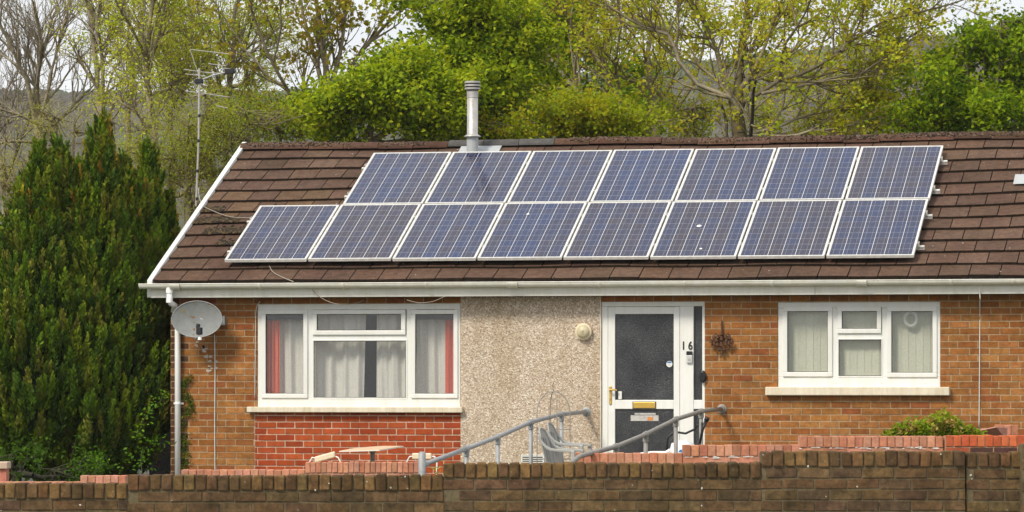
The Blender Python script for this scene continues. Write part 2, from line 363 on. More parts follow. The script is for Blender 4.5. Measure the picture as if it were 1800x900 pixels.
# wooded hill far behind
rng = np.random.default_rng(3)
nu, nv = 640, 190
U = np.linspace(-330, 330, nu); Vv = np.linspace(0, 1, nv)
uu, vv = np.meshgrid(U, Vv)
D0 = 620.0
skyl_px = np.array([-900, 0, 200, 420, 650, 900, 1100, 1250, 1400, 1560, 1700, 1800, 2700]); skyl_py = np.array([200, 192, 198, 196, 190, 175, 150, 140, 128, 108, 95, 70, 60])
Dd = D0 + vv * 380
pxs = 900 + FPX * uu / 900
top = (HOR - np.interp(pxs, skyl_px, skyl_py)) / FPX * 1000
zz = -8 + (top + 8) * (np.sin(np.clip(vv, 0, 1) * np.pi / 2) ** 1.15)
bump = np.zeros_like(zz)
for k in range(9000):
    cu, cvx = rng.uniform(-330, 330), rng.uniform(0, 1) ** .8; r_ = rng.uniform(2.2, 4.6)
    iu = int((cu + 330) / 660 * (nu - 1)); w_ = 7; a0, a1 = max(0, iu - w_), min(nu, iu + w_ + 1)
    iv = int(cvx * (nv - 1)); b0_, b1_ = max(0, iv - 4), min(nv, iv + 5)
    d2 = ((uu[b0_:b1_, a0:a1] - cu) / r_) ** 2 + ((vv[b0_:b1_, a0:a1] - cvx) * 380 / r_) ** 2
    bump[b0_:b1_, a0:a1] = np.maximum(bump[b0_:b1_, a0:a1], np.sqrt(np.clip(1 - d2, 0, 1)) * r_ * .8)
zz = zz + bump + rng.normal(0, .35, zz.shape)
base = np.array(CAM)[None, None, :] + Dd[..., None] * np.array(FW) + uu[..., None] * np.array(RT) * (Dd[..., None] / 900)
Vh = base.reshape(-1, 3); Vh[:, 2] = zz.ravel() + CAM.z
idx = np.arange(nu * nv).reshape(nv, nu)
F = np.stack([idx[:-1, :-1], idx[:-1, 1:], idx[1:, 1:], idx[1:, :-1]], -1).reshape(-1, 4)
np_mesh('hills', Vh, F, np.ones((len(F), 3)), M['hill'], kind='structure')

# ------------------------------------------------------------------ brick helpers
def subtract(rects, hole):
    out = []
    hx0, hx1, hz0, hz1 = hole
    for (x0, x1, z0, z1) in rects:
        if hx0 >= x1 or hx1 <= x0 or hz0 >= z1 or hz1 <= z0: out.append((x0, x1, z0, z1)); continue
        if z0 < hz0: out.append((x0, x1, z0, hz0))
        if z1 > hz1: out.append((x0, x1, hz1, z1))
        a, b = max(z0, hz0), min(z1, hz1)
        if x0 < hx0: out.append((x0, hx0, a, b))
        if x1 > hx1: out.append((hx1, x1, a, b))
    return out
def vary(c, hs=.1, vs=.15):
    k = 1 + rnd.uniform(-vs, vs); return tuple(max(0, x * k * (1 + rnd.uniform(-hs, hs))) for x in c)
def bricks(mb, x0, x1, z0, z1, y, holes=(), colors=((.4, .2, .1),), bl=.225, ch=.075, depth=.02, joint=.011, zoff=None, hs=.06, vs=.14, xoff=0, j=.0012, cfun=None):
    k0 = math.floor((z0 - (zoff or z0)) / ch) if zoff is not None else 0
    base = zoff if zoff is not None else z0
    k = k0
    while base + k * ch < z1:
        za = max(z0, base + k * ch + joint / 2); zb = min(z1, base + (k + 1) * ch - joint / 2)
        if zb - za > .012:
            xs = x0 - bl + ((k % 2) * bl / 2) + xoff % bl + rnd.uniform(-.006, .006)
            while xs < x1:
                L = bl + rnd.uniform(-.003, .003)
                a = max(x0, xs + joint / 2); b = min(x1, xs + L - joint / 2)
                if b - a > .02:
                    rs = [(a, b, za, zb)]
                    for h in holes: rs = subtract(rs, h)
                    col = cfun((a + b) / 2, (za + zb) / 2) if cfun else vary(rnd.choice(colors), hs, vs)
                    dy = rnd.uniform(-.0025, .0015)
                    for r_ in rs:
                        if r_[1] - r_[0] > .015 and r_[3] - r_[2] > .01: mb.box(r_[0], r_[1], y + dy, y + depth, r_[2], r_[3], col, j)
                xs += L
        k += 1

# ------------------------------------------------------------------ the bungalow
WY = -.10                      # plane of the facade
TH = R(25.09); cT, sT = math.cos(TH), math.sin(TH); ZP = 2.52      # plane of the solar panels: z = ZP + tan(TH) * y
XL, XR = on_wall(300, 700, WY).x, 12.2
house = empty('bungalow', (5.5, WY, 0), 'long brick bungalow with brown tiled roof, white windows and white front door', 'house')
def W(px, py, y=WY): p = on_wall(px, py, y); return p.x, p.z
Ztop = 2.07
w1 = (W(452, 0)[0], W(809, 0)[0], W(0, 716)[1], W(0, 532)[1]); w1 = (W(452, 535)[0], W(809, 535)[0], W(630, 716)[1], W(630, 534)[1])
w2 = (W(1367, 600)[0], W(1653, 600)[0], W(1500, 681)[1], W(1500, 531)[1])
dr = (W(1057, 600)[0], W(1239, 600)[0], 0.0, W(1150, 530)[1])
dash = (W(810, 600)[0], dr[0], -.33, Ztop)
red = (W(447, 780)[0], dash[0], -.33, W(600, 726)[1])
OR = ((.355, .152, .044), (.325, .132, .037), (.385, .172, .056), (.29, .112, .032), (.36, .158, .050), (.34, .142, .042))
def ocol(x, z):
    c = vary(rnd.choice(OR), .05, .12)
    if x < XL + .12 and rnd.random() < .9: c = tuple(v * k for v, k in zip(c, (.33, .38, .55)))   # darker bricks at the corner
    elif rnd.random() < .05: c = (.30, .10, .035)
    return c
holes = [w1, w2, dr, dash, red]
mb = MB(); bricks(mb, XL, XR, -.33, Ztop, WY, holes, joint=.0125, zoff=-.33, cfun=ocol)
mb.build('orange_brickwork', M['brick_orange'], house)
mb = MB()
for r_ in [(XL, XR, -.35, Ztop)]:
    rs = [r_]
    for h in holes: rs = subtract(rs, h)
    for q in rs: mb.box(q[0], q[1], WY + .004, WY + .11, q[2], q[3], (.46, .35, .225))
mb.build('mortar_wall', M['mortar'], house)
mb = MB(); bricks(mb, red[0] + .01, red[1], red[2], red[3], WY - .002, colors=((.41, .080, .024), (.38, .070, .021), (.43, .09, .029), (.35, .064, .022)), ch=.0735, bl=.2225, joint=.0145, hs=.04, vs=.09, xoff=.03)
mb.build('red_brickwork', M['brick_red'], house)
mb = MB(); mb.box(red[0], red[1], WY + .005, WY + .10, red[2], red[3], (.68, .50, .38)); mb.build('mortar_panel', M['mortar'], house)
mb = MB(); mb.box(dash[0], dash[1], WY - .012, WY + .10, dash[2], dash[3]); mb.build('pebbledash_panel', M['dash'], house)
mb = MB(); x = W(812, 600)[0]; mb.box(dr[0] - .012, dr[0] - .001, WY - .016, WY, -.3, Ztop, (1, 1, 1)); mb.build('render_bead', M['sill'], house)
# side, back and inner walls
mb = MB(); 
def gable(x, t):
    pts = [(WY + .11, -.35), (7.2, -.35), (7.2, Ztop), (3.55, 4.0), (WY + .11, Ztop + .15)]
    n0 = len(mb.v); mb.v += [(x, y, z) for y, z in pts] + [(x + t, y, z) for y, z in pts]; k = len(pts)
    mb.f.append(tuple(n0 + i for i in range(k))[::-1]); mb.f.append(tuple(n0 + k + i for i in range(k)))
    for i in range(k): mb.f.append((n0 + i, n0 + (i + 1) % k, n0 + k + (i + 1) % k, n0 + k + i))
    mb.c += [(.4, .2, .1)] * (k + 2)
gable(XL, .22); gable(XR - .22, .22); mb.box(XL + .22, XR - .22, 7.0, 7.2, -.35, Ztop, (.4, .2, .1))
mb.build('rear_wall', M['brick_orange'], house)
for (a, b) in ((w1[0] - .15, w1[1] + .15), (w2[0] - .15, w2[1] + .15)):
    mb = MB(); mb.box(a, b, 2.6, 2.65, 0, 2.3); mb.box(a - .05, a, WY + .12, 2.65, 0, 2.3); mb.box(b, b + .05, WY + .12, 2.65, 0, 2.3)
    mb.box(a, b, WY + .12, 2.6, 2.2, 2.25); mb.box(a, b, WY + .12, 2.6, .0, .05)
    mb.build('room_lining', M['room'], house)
# windows --------------------------------------------------------------
def ring(mb, x0, x1, z0, z1, y0, y1, t, tb=None, col=(1, 1, 1)):
    tb = t if tb is None else tb
    mb.box(x0, x1, y0, y1, z1 - t, z1, col); mb.box(x0, x1, y0, y1, z0, z0 + tb, col)
    mb.box(x0, x0 + t, y0, y1, z0 + tb, z1 - t, col); mb.box(x1 - t, x1, y0, y1, z0 + tb, z1 - t, col)
def window(rect, panes, label, sillpx, mull, tb=.104):
    x0, x1, z0, z1 = rect
    fr_ = MB(); ring(fr_, x0 + .002, x1 - .002, z0, z1, WY + .012, WY + .075, .066, tb)
    for (a, b, c, d) in mull: fr_.box(a, b, WY + .016, WY + .07, c, d)
    wf = fr_.build('window', M['upvc'], house, bevel=.005, label=label)
    for (g, sash) in panes:
        gx0, gx1, gz0, gz1 = g
        s_ = MB()
        if sash:
            t = .052; ring(s_, gx0 - t, gx1 + t, gz0 - t, gz1 + t, WY - .006, WY + .04, t)
            s_.build('sash', M['upvc'], wf, bevel=.006)
        else:
            t = .016; ring(s_, gx0 - t, gx1 + t, gz0 - t, gz1 + t, WY + .008, WY + .04, t); s_.build('glazing_bead', M['upvc'], wf, bevel=.004)
        gs = MB(); gs.box(gx0 - .0015, gx1 + .0015, WY + .02, WY + .026, gz0 - .0015, gz1 + .0015); gs.build('pane', M['glass'], wf)
        k = MB(); ring(k, gx0, gx1, gz0, gz1, WY + .014, WY + .0195, .006, col=(1, 1, 1)); k.build('gasket', M['black'], wf)
    sx0, sx1, sz0, sz1 = sillpx
    s_ = MB(); s_.box(sx0, sx1, WY - .085, WY + .03, sz0, sz1 - .001); s_.build('window_sill', M['sill'], house, bevel=.008)
    # drain slots
    for q in (.12, .35, .63, .9): s_ = MB(); xx = x0 + (x1 - x0) * q; s_.box(xx, xx + .03, WY + .009, WY + .0125, z0 + .045, z0 + .05); s_.build('drain_slot', M['cable'], wf)
    return wf
def G(a, b, c, d): p = W(a, d); q = W(b, c); return (p[0], q[0], p[1], q[1])
p1 = [(G(467, 533, 552, 692), True), (G(557, 705, 552, 581), True), (G(551, 713, 599, 699), False), (G(730, 797, 552, 692), True)]
a, b = W(543, 600)[0], W(552, 600)[0]; c_, d_ = W(713, 600)[0], W(720, 600)[0]
m1 = [(W(534, 600)[0], W(550, 600)[0], w1[2] + .104, w1[3] - .066), (W(714, 600)[0], W(729, 600)[0], w1[2] + .104, w1[3] - .066),
      (W(550, 600)[0], W(714, 600)[0], W(600, 599)[1], W(600, 588)[1]), ]
window(w1, p1, 'wide white window with net curtains and red side curtains', (W(437, 0)[0], W(815, 0)[0], W(600, 725)[1], W(600, 715)[1]), m1)
p2 = [(G(1384, 1455, 547, 654), True), (G(1480, 1541, 547, 578), True), (G(1474, 1549, 597, 661), False), (G(1567, 1639, 547, 655), True)]
m2 = [(W(1456, 600)[0], W(1473, 600)[0], w2[2] + .116, w2[3] - .066), (W(1550, 600)[0], W(1566, 600)[0], w2[2] + .116, w2[3] - .066),
      (W(1473, 600)[0], W(1550, 600)[0], W(1500, 596)[1], W(1500, 586)[1])]
window(w2, p2, 'smaller white window with closed vertical blinds', (W(1347, 0)[0], W(1670, 0)[0], W(1500, 695)[1], W(1500, 680)[1]), m2, .116)
# curtains
def curtain(name, x0, x1, z0, z1, y, mat, label, cat, amp=.03, wl=.11, group=None, seed=0, pinch=0, stripes=False, lean=0):
    r2 = random.Random(seed); mb = MB(); n = 90; ph = r2.uniform(0, 6); rows = 6
    X = [x0 + (x1 - x0) * i / n for i in range(n + 1)]
    def yy(x, t): return y + amp * (math.sin(x / wl * 6.28 + ph) * .6 + .4 * math.sin(x / wl * 2.9 + ph * 2 + t) + .2 * math.sin(x / wl * 13 + t * 2))
    for i in range(n):
        col = (1, 1, 1)
        if stripes and (i // 3) % 4 == 0: col = (1.35, 2.1, 1.9)
        for k in range(rows):
            ta, tb = k / rows, (k + 1) / rows
            def P_(xx, t): return (xx + lean * (1 - t) * (xx - x0) / (x1 - x0), yy(xx, t), z0 + (z1 - z0) * t)
            mb.face([P_(X[i], ta), P_(X[i + 1], ta), P_(X[i + 1], tb), P_(X[i], tb)], col)
    return mb.build(name, mat, smooth=True, label=label, cat=cat, group=group)
zc0, zc1 = w1[2] + .03, w1[3] - .03
Wc = lambda px: W(px, 600, .02)[0]
curtain('curtain', Wc(466), Wc(491), zc0, zc1, .03, M['redcloth'], 'red striped curtain at the left end of the wide window', 'curtain', .02, .05, 'red curtains in the wide window', 1, stripes=True)
curtain('curtain', Wc(782), Wc(800), zc0, zc1, .03, M['redcloth'], 'plain deep red curtain at the right end of the wide window', 'curtain', .02, .06, 'red curtains in the wide window', 2)
curtain('net_curtain', Wc(486), Wc(640), zc0, zc1, .10, M['net'], 'grey white net curtain left of the dark gap in the wide window', 'net curtain', .035, .17, 'net curtains in the wide window', 3, lean=-.03)
curtain('net_curtain', Wc(658), Wc(784), zc0, zc1, .10, M['net'], 'grey white net curtain right of the dark gap in the wide window', 'net curtain', .035, .15, 'net curtains in the wide window', 4)
for (a, b) in ((466, 534), (729, 798)):
    mb = MB(); mb.box(W(a, 0, 0)[0], W(b, 0, 0)[0], -.03, -.015, W(500, 562)[1], W(500, 550)[1]); mb.build('window_film', M['dark'], house)
# vertical blind
bl_ = empty('vertical_blind', (W(1510, 0)[0], .03, w2[2]), 'cream vertical slat blind hanging closed inside the smaller window', 'blind')
mb = MB(); mb.box(w2[0] + .05, w2[1] - .05, .0, .04, w2[3] - .06, w2[3] - .03); mb.build('head_rail', M['upvc'], bl_)
x = w2[0] + .05
while x < w2[1] - .06:
    mb = MB(); g_ = rnd.uniform(.93, 1.03)
    mb.face([(x, .022, w2[2] + .04), (x + .089, .015, w2[2] + .04), (x + .089, .015, w2[3] - .06), (x, .022, w2[3] - .06)], (g_, g_, g_)); mb.build('slat', M['blindcloth'], bl_); x += .083
# added ring mesh imitating a reflection in the right pane
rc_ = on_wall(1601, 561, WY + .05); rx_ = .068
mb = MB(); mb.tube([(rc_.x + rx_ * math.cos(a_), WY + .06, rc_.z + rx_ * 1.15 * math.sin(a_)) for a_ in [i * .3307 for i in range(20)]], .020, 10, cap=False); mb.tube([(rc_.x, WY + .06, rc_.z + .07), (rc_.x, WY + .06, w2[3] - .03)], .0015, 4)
M['ring'] = cloth('frosted_ring', (.80, .80, .76), .5)  # material of the added ring that imitates a pane reflection
mb.build('ring_ornament', M['ring'], smooth=True, label='pale frosted ring behind the right pane of the smaller window', cat='ornament')  # no real ornament: added ring standing in for a reflection in the pane
# front door -----------------------------------------------------------
ft = MB(); x0, x1, z0, z1 = dr
xm0, xm1 = W(1195, 600)[0], W(1219, 600)[0]; xs = W(1234, 600)[0]
def dz(py): return W(1130, py)[1]
ft.box(x0, x1, WY + .01, WY + .09, z1 - .055, z1)
ft.box(x0, x0 + .075, WY + .01, WY + .09, 0, z1 - .055)
ft.box(xm0, xm1, WY + .005, WY + .09, 0, z1 - .055); ft.box(xs, x1, WY + .01, WY + .09, 0, z1 - .055)
ft.box(xm1, xs, WY + .012, WY + .085, dz(719), dz(703)); ft.box(xm1, xs, WY + .012, WY + .085, 0, .12)
fo = ft.build('door_frame', M['upvc'], house, bevel=.006)
mb = MB(); mb.box(xm1, xs, WY + .04, WY + .05, dz(703), z1 - .055); mb.box(xm1, xs, WY + .04, WY + .05, .12, dz(719)); mb.build('sidelight', M['door_glass'], fo)
dm = MB(); dx0, dx1 = x0 + .078, xm0 - .003; gx0, gx1 = W(1081, 600)[0], W(1184, 600)[0]; y0, y1 = WY + .004, WY + .07; zt = z1 - .06
dm.box(dx0, gx0, y0, y1, .03, zt); dm.box(gx1, dx1, y0, y1, .03, zt); dm.box(gx0, gx1, y0, y1, dz(552), zt); dm.box(gx0, gx1, y0, y1, dz(719), dz(703)); dm.box(gx0, gx1, y0, y1, .03, .14)
door = dm.build('front_door', M['upvc'], house, bevel=.005, label='white front door with two dark textured glass panels')
mb = MB(); mb.box(gx0, gx1, WY + .025, WY + .035, dz(703), dz(552)); mb.build('glass_panel', M['door_glass'], door)
mb = MB(); mb.box(gx0, gx1, WY + .025, WY + .035, .14, dz(719)); mb.build('glass_panel', M['door_glass'], door)
mb = MB(); hx = W(1073, 690)[0]
mb.box(hx - .014, hx + .014, y0 - .012, y0, dz(711), dz(679)); mb.tube([(hx, y0 - .01, dz(686)), (hx, y0 - .05, dz(686)), (hx + .03, y0 - .055, dz(685)), (hx + .085, y0 - .05, dz(686))], [.012, .011, .01, .008], 10)
mb.tube([(hx, y0 - .012, dz(700)), (hx, y0 - .022, dz(700))], .012, 10); mb.build('door_handle', M['brass'], door, smooth=False, bevel=.003)
mb = MB(); mb.box(W(1113, 0)[0], W(1152, 0)[0], y0 - .012, y0, dz(717.5), dz(707)); mb.build('letterbox', M['brass'], door, bevel=.004)
mb = MB(); ring(mb, W(1112, 0)[0], W(1153, 0)[0], dz(718.5), dz(706), y0 - .007, y0 - .001, .006); mb.build('letterbox_seal', M['black'], door)
mb = MB(); mb.box(W(1087, 0)[0], W(1093, 0)[0], WY - .004, WY + .024, dz(702), dz(688)); mb.build('latch', M['upvc'], door, bevel=.003)
mb = MB(); mb.box(W(1108, 0)[0], W(1157, 0)[0], WY + .02, WY + .0245, dz(740), dz(730)); mb.box(W(1115, 0)[0], W(1152, 0)[0], WY + .021, WY + .0245, dz(729), dz(726)); mb.build('notice', M['paper'], door)
mb = MB(); mb.box(W(1138, 0)[0], W(1147, 0)[0], WY + .017, WY + .0195, dz(739), dz(733)); mb.build('notice_print', M['orange'], door)
def disc(mb, cx, cz, r, y, t, n=28, col=(1, 1, 1), ez=1): mb.lathe([(0, t), (r, t), (r, 0)], (cx, y, cz), (0, -1, 0), n, col)
mb = MB(); disc(mb, W(1176, 0)[0], dz(640), .035, WY + .024, .003); mb.build('sticker', M['upvc'], door)
mb = MB(); c1, c2 = W(1176, 0)[0], dz(640)
mb.face([(c1 + .031 * math.cos(a_), WY + .0195, c2 + .031 * math.sin(a_)) for a_ in [R(20 + 14 * i) for i in range(11)]])
mb.box(c1 - .02, c1 + .02, WY + .0185, WY + .0195, c2 - .012, c2 - .009)
mb.build('sticker_print', M['blue'], door)
def text_mesh(txt, size, loc, mat, parent, name, ext=.002, sx=.8):
    cu = bpy.data.curves.new('t', 'FONT'); cu.body = txt; cu.size = size; cu.extrude = ext; cu.align_x = 'CENTER'; cu.space_character = 1.5; cu.offset = .0028
    to = bpy.data.objects.new('t', cu); me = bpy.data.meshes.new_from_object(to)
    V = np.empty(len(me.vertices) * 3); me.vertices.foreach_get('co', V); V = V.reshape(-1, 3)
    Wd = np.stack([loc[0] + V[:, 0] * sx, loc[1] - V[:, 2], loc[2] + V[:, 1]], -1)
    mb = MB(); mb.v = [tuple(v) for v in Wd]; mb.f = [tuple(p.vertices) for p in me.polygons]; mb.c = [(1, 1, 1)] * len(mb.f)
    bpy.data.objects.remove(to); bpy.data.meshes.remove(me); return mb.build(name, mat, parent)
text_mesh('16', .132, (W(1207.5, 0)[0], WY + .001, dz(614.5)), M['black'], house, 'house_number')
mb = MB(); a, b = W(1207, 0)[0], W(1217, 0)[0]; mb.box(a, b, WY - .022, WY + .005, dz(638), dz(624.5)); db = mb.build('doorbell', M['alu'], house, bevel=.004)
mb = MB(); mb.box(a, b, WY - .0225, WY + .004, dz(624.3), dz(617.5)); mb.build('camera_cover', M['black'], db, bevel=.003)
mb = MB(); disc(mb, (a + b) / 2, dz(632), .016, WY - .022, .003); mb.build('button', M['steel'], db)
kx = W(1236, 0)[0]; mb = MB(); mb.lathe([(0, 0), (.05, 0), (.07, .01), (.07, .045), (.05, .055), (0, .055)], (kx, WY + .01, dz(662)), (0, -1, 0), 20)
mb.v = [(kx + (v[0] - kx) * .55, v[1], v[2]) for v in mb.v]
mb.build('key_safe', M['black'], label='small black key safe fixed to the edge of the door frame', cat='key safe')
# eaves ----------------------------------------------------------------
FY = -.34; zf0, zf1 = on_wall(900, 520.5, FY).z, on_wall(900, 508, FY).z + .05
xf0 = on_wall(265, 515, FY).x
mb = MB(); mb.box(xf0, 7.0, FY, FY + .02, zf0, zf1); mb.box(7.004, XR + .4, FY + .001, FY + .02, zf0, zf1); mb.box(xf0 + .3, xf0 + .32, FY - .003, FY, zf0, zf1)
xx = on_wall(1683, 515, FY).x; mb.box(xx - .03, xx + .03, FY - .004, FY, zf0, zf1); mb.build('fascia', M['fascia'], house, bevel=.003)
mb = MB(); mb.box(xf0 + .02, XR + .4, FY + .02, WY + .2, zf0 + .012, zf0 + .024); mb.build('soffit', M['soffit'], house)
gx_0 = on_wall(246, 505, -.42).x; zg = on_wall(900, 503, -.42).z
mb = MB(); nseg = 12; r_ = .056; L_ = [gx_0, XR + .4]
for i in range(nseg):
    a0, a1 = math.pi * (1 + i / nseg), math.pi * (1 + (i + 1) / nseg)
    for rr, fl in ((r_, 0), (r_ - .005, 1)):
        q = [(L_[0], -.40 + rr * math.cos(a0), zg + .045 + rr * math.sin(a0)), (L_[1], -.40 + rr * math.cos(a0), zg + .045 + rr * math.sin(a0)), (L_[1], -.40 + rr * math.cos(a1), zg + .045 + rr * math.sin(a1)), (L_[0], -.40 + rr * math.cos(a1), zg + .045 + rr * math.sin(a1))]
        mb.face(q if not fl else q[::-1])
mb.tube([(L_[0], -.40 - r_, zg + .045), (L_[1], -.40 - r_, zg + .045)], .006, 6)
mb.lathe([(0, 0), (r_ + .002, 0), (r_ + .002, .012), (0, .012)], (gx_0 - .006, -.40, zg + .045), (1, 0, 0), 24)
mb.v = [(x_, y_, min(z_, zg + .052)) for x_, y_, z_ in mb.v]
gut = mb.build('gutter', M['gutter'], house, smooth=False)
def gclip(x, wd=.022, t=.009, name='gutter_bracket'):
    mb = MB(); n = 10
    for i in range(n):
        a0, a1 = math.pi * (1 + i / n), math.pi * (1 + (i + 1) / n); r2 = r_ + t + .003
        P_ = lambda xx, a_: (xx, -.40 + r2 * math.cos(a_), zg + .045 + r2 * math.sin(a_))
        mb.face([P_(x, a0), P_(x + wd, a0), P_(x + wd, a1), P_(x, a1)])
        Q_ = lambda xx, a_: (xx, -.40 + (r_) * math.cos(a_), zg + .045 + (r_) * math.sin(a_))
        mb.face([P_(x, a0), P_(x, a1), Q_(x, a1), Q_(x, a0)]); mb.face([P_(x + wd, a0), Q_(x + wd, a0), Q_(x + wd, a1), P_(x + wd, a1)])
    mb.build(name, M['fascia'], gut)
for px in (455, 602, 748, 1052, 1202, 1356, 1670, 1780): gclip(on_wall(px, 503, -.42).x)
for px in (307, 900, 1513): 
    x_ = on_wall(px, 503, -.42).x; gclip(x_ - .05, .12, .007, 'gutter_joint'); gclip(x_ - .05, .015, .012); gclip(x_ + .055, .015, .012)
# downpipe with its swan neck
dpx = on_wall(312.5, 700, WY - .05).x; upx = on_wall(298, 520, -.40).x
mb = MB(); mb.tube([(upx, -.40, zg), (upx, -.40, zg - .14), (upx + .01, -.385, zg - .175), (upx + .04, -.33, zg - .2), (dpx - .03, -.20, zg - .26), (dpx, WY - .055, zg - .31), (dpx, WY - .055, zg - .36), (dpx, WY - .055, -.33)], .034, 18)
dp = mb.build('downpipe', M['pipe'], house, smooth=True)
mb = MB(); mb.tube([(upx, -.40, zg + .01), (upx, -.40, zg - .06)], .042, 18); mb.build('outlet', M['pipe'], dp, smooth=False); mb = MB(); mb.tube([(upx, -.40, zg - .115), (upx, -.40, zg - .17)], .039, 18); mb.build('outlet', M['pipe'], dp, smooth=False)
mb = MB(); mb.tube([(dpx, WY - .055, zg - .37), (dpx, WY - .055, zg - .31)], .039, 18); mb.build('pipe_socket', M['pipe'], dp)
for py in (709,):
    z_ = W(312, py)[1]; mb = MB(); mb.tube([(dpx, WY - .055, z_ - .012), (dpx, WY - .055, z_ + .012)], .039, 18); mb.box(dpx - .06, dpx + .06, WY - .02, WY - .005, z_ - .012, z_ + .012); mb.build('pipe_clip', M['pipe'], dp)
# roof -------------------------------------------------------------------
S0, GA, TW = -.355, .347, .34
def sag(x, s): 
    return .012 * math.sin(x * 1.3 + .4) * math.sin(s * 1.1) + .016 * max(0, x - 8.2) ** 1.1 * (1 if s > .2 else .3) + .006 * math.sin(x * 3.1 + s * 2)
def RP(x, s, nn):   # point on roof: x, slope distance s, height nn above the tile bed
    k = nn - .150 * cT + sag(x, s)
    return (x, s * cT - k * sT, ZP + s * sT + k * cT)
mb = MB(); k = 0; s = S0
RX0, RX1 = -.80, XR + .5
TC = ((.124, .076, .054), (.118, .072, .052), (.129, .079, .055), (.115, .071, .052), (.136, .085, .062))
while s < 3.86:
    off = (k % 2) * TW / 2
    x = RX0 - TW + off
    while x < RX1:
        a, b = max(RX0, x + .0045), min(RX1, x + TW - .0045)
        if b - a > .03:
            e_ = min(s + .41, 3.93); dj = rnd.uniform(-.003, .004); ds = rnd.uniform(-.004, .004)
            t0, t1 = .034 + dj, .0
            col = vary(rnd.choice(TC), .03, .06)
            if on_left := (x < .9 and s > .9 and s < 2.3 and rnd.random() < .5): col = tuple(c * q for c, q in zip(col, (1.2, 1.2, 1.05)))
            V8 = [RP(a, s + ds, t0 - .04), RP(b, s + ds, t0 - .04), RP(b, e_, t1 - .03), RP(a, e_, t1 - .03), RP(a, s + ds, t0), RP(b, s + ds, t0 + rnd.uniform(-.002, .002)), RP(b, e_, t1), RP(a, e_, t1)]
            n0 = len(mb.v); mb.v += V8
            grime = (.032, .022, .015)  # shade of the course lines painted onto the tile edge faces
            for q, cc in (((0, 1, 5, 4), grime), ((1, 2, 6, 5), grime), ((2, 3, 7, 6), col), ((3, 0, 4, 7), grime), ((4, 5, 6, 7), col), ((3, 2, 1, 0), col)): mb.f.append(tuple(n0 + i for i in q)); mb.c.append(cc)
        x += TW
    s += GA; k += 1
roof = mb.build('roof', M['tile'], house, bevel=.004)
# roof bed and rear slope
mb = MB(); RS = 3.93; ry = RS * cT; rz = ZP + RS * sT - .150
mb.face([(RX0 + .01, S0 * cT + .06, ZP + S0 * sT - .19), (RX1, S0 * cT + .06, ZP + S0 * sT - .19), (RX1, ry, rz - .05), (RX0 + .01, ry, rz - .05)])
mb.face([(RX1, ry, rz - .02), (RX1, 7.5, ZP - .3), (RX0, 7.5, ZP - .3), (RX0, ry, rz - .02)][::-1], (.13, .065, .04))
mb.build('roof_underlay', M['tile'], house)
mb = MB(); P_ = [RP(RX0 - .02, S0 - .03, .03), RP(RX0 - .02, S0 + .25, .040), RP(RX0 - .02, 3.95, .045)]
for (o1, o2, up, dn) in ((-.03, .03, .012, -.14),):
    for i in range(2):
        a, b = Vector(P_[i]), Vector(P_[i + 1]); n0 = len(mb.v)
        for p in (a, b):
            mb.v += [(p.x + o1, p.y, p.z + dn), (p.x + o2, p.y, p.z + dn), (p.x + o2, p.y, p.z + up), (p.x + o1, p.y, p.z + up)]
        for q in ((0, 4, 5, 1), (1, 5, 6, 2), (2, 6, 7, 3), (3, 7, 4, 0), (0, 1, 2, 3), (7, 6, 5, 4)): mb.f.append(tuple(n0 + i for i in q)); mb.c.append((1, 1, 1))
mb.build('verge_trim', M['upvc'], house, bevel=.006)
mb = MB(); p = P_[0]; mb.box(p[0] - .03, p[0] + .28, p[1] + .0, p[1] + .02, p[2] - .19, p[2] - .13); mb.build('verge_return', M['upvc'], house, bevel=.004)
# ridge tiles
x = RX0 - .03; i = 0
sx0_, sx1_ = on_wall(783, 255, 3.55).x, on_wall(970, 255, 3.55).x
ridge_b, ridge_n = MB(), MB()
while x < RX1:
    Lr = .45; new = sx0_ - .2 < x and x + Lr < sx1_ + .35
    mbx = ridge_n if new else ridge_b
    zb = rz - .02 + sag(x, 3.9) + rnd.uniform(-.006, .006); r0 = .118
    n_ = 12
    for (ra, xa, xb) in ((r0, x + .004, x + Lr - .004),):
        col = vary((.115, .062, .045), .08, .2) if not new else (1, 1, 1)
        P_ = lambda xx, a_, r_: (xx, ry + 1.15 * r_ * math.cos(a_), zb + .72 * r_ * math.sin(a_))
        for q in range(n_):
            a0, a1 = math.pi * q / n_, math.pi * (q + 1) / n_
            mbx.face([P_(xa, a0, ra), P_(xa, a1, ra), P_(xb, a1, ra), P_(xb, a0, ra)], col)
            mbx.face([P_(xa, a0, ra), P_(xa, a0, ra - .02), P_(xa, a1, ra - .02), P_(xa, a1, ra)], col)
            mbx.face([P_(xb, a0, ra), P_(xb, a1, ra), P_(xb, a1, ra - .02), P_(xb, a0, ra - .02)], col)
    x += Lr; i += 1
ridge_b.build('ridge_tiles', M['ridge'], house); ridge_n.build('new_ridge_tiles', M['slate'], house)
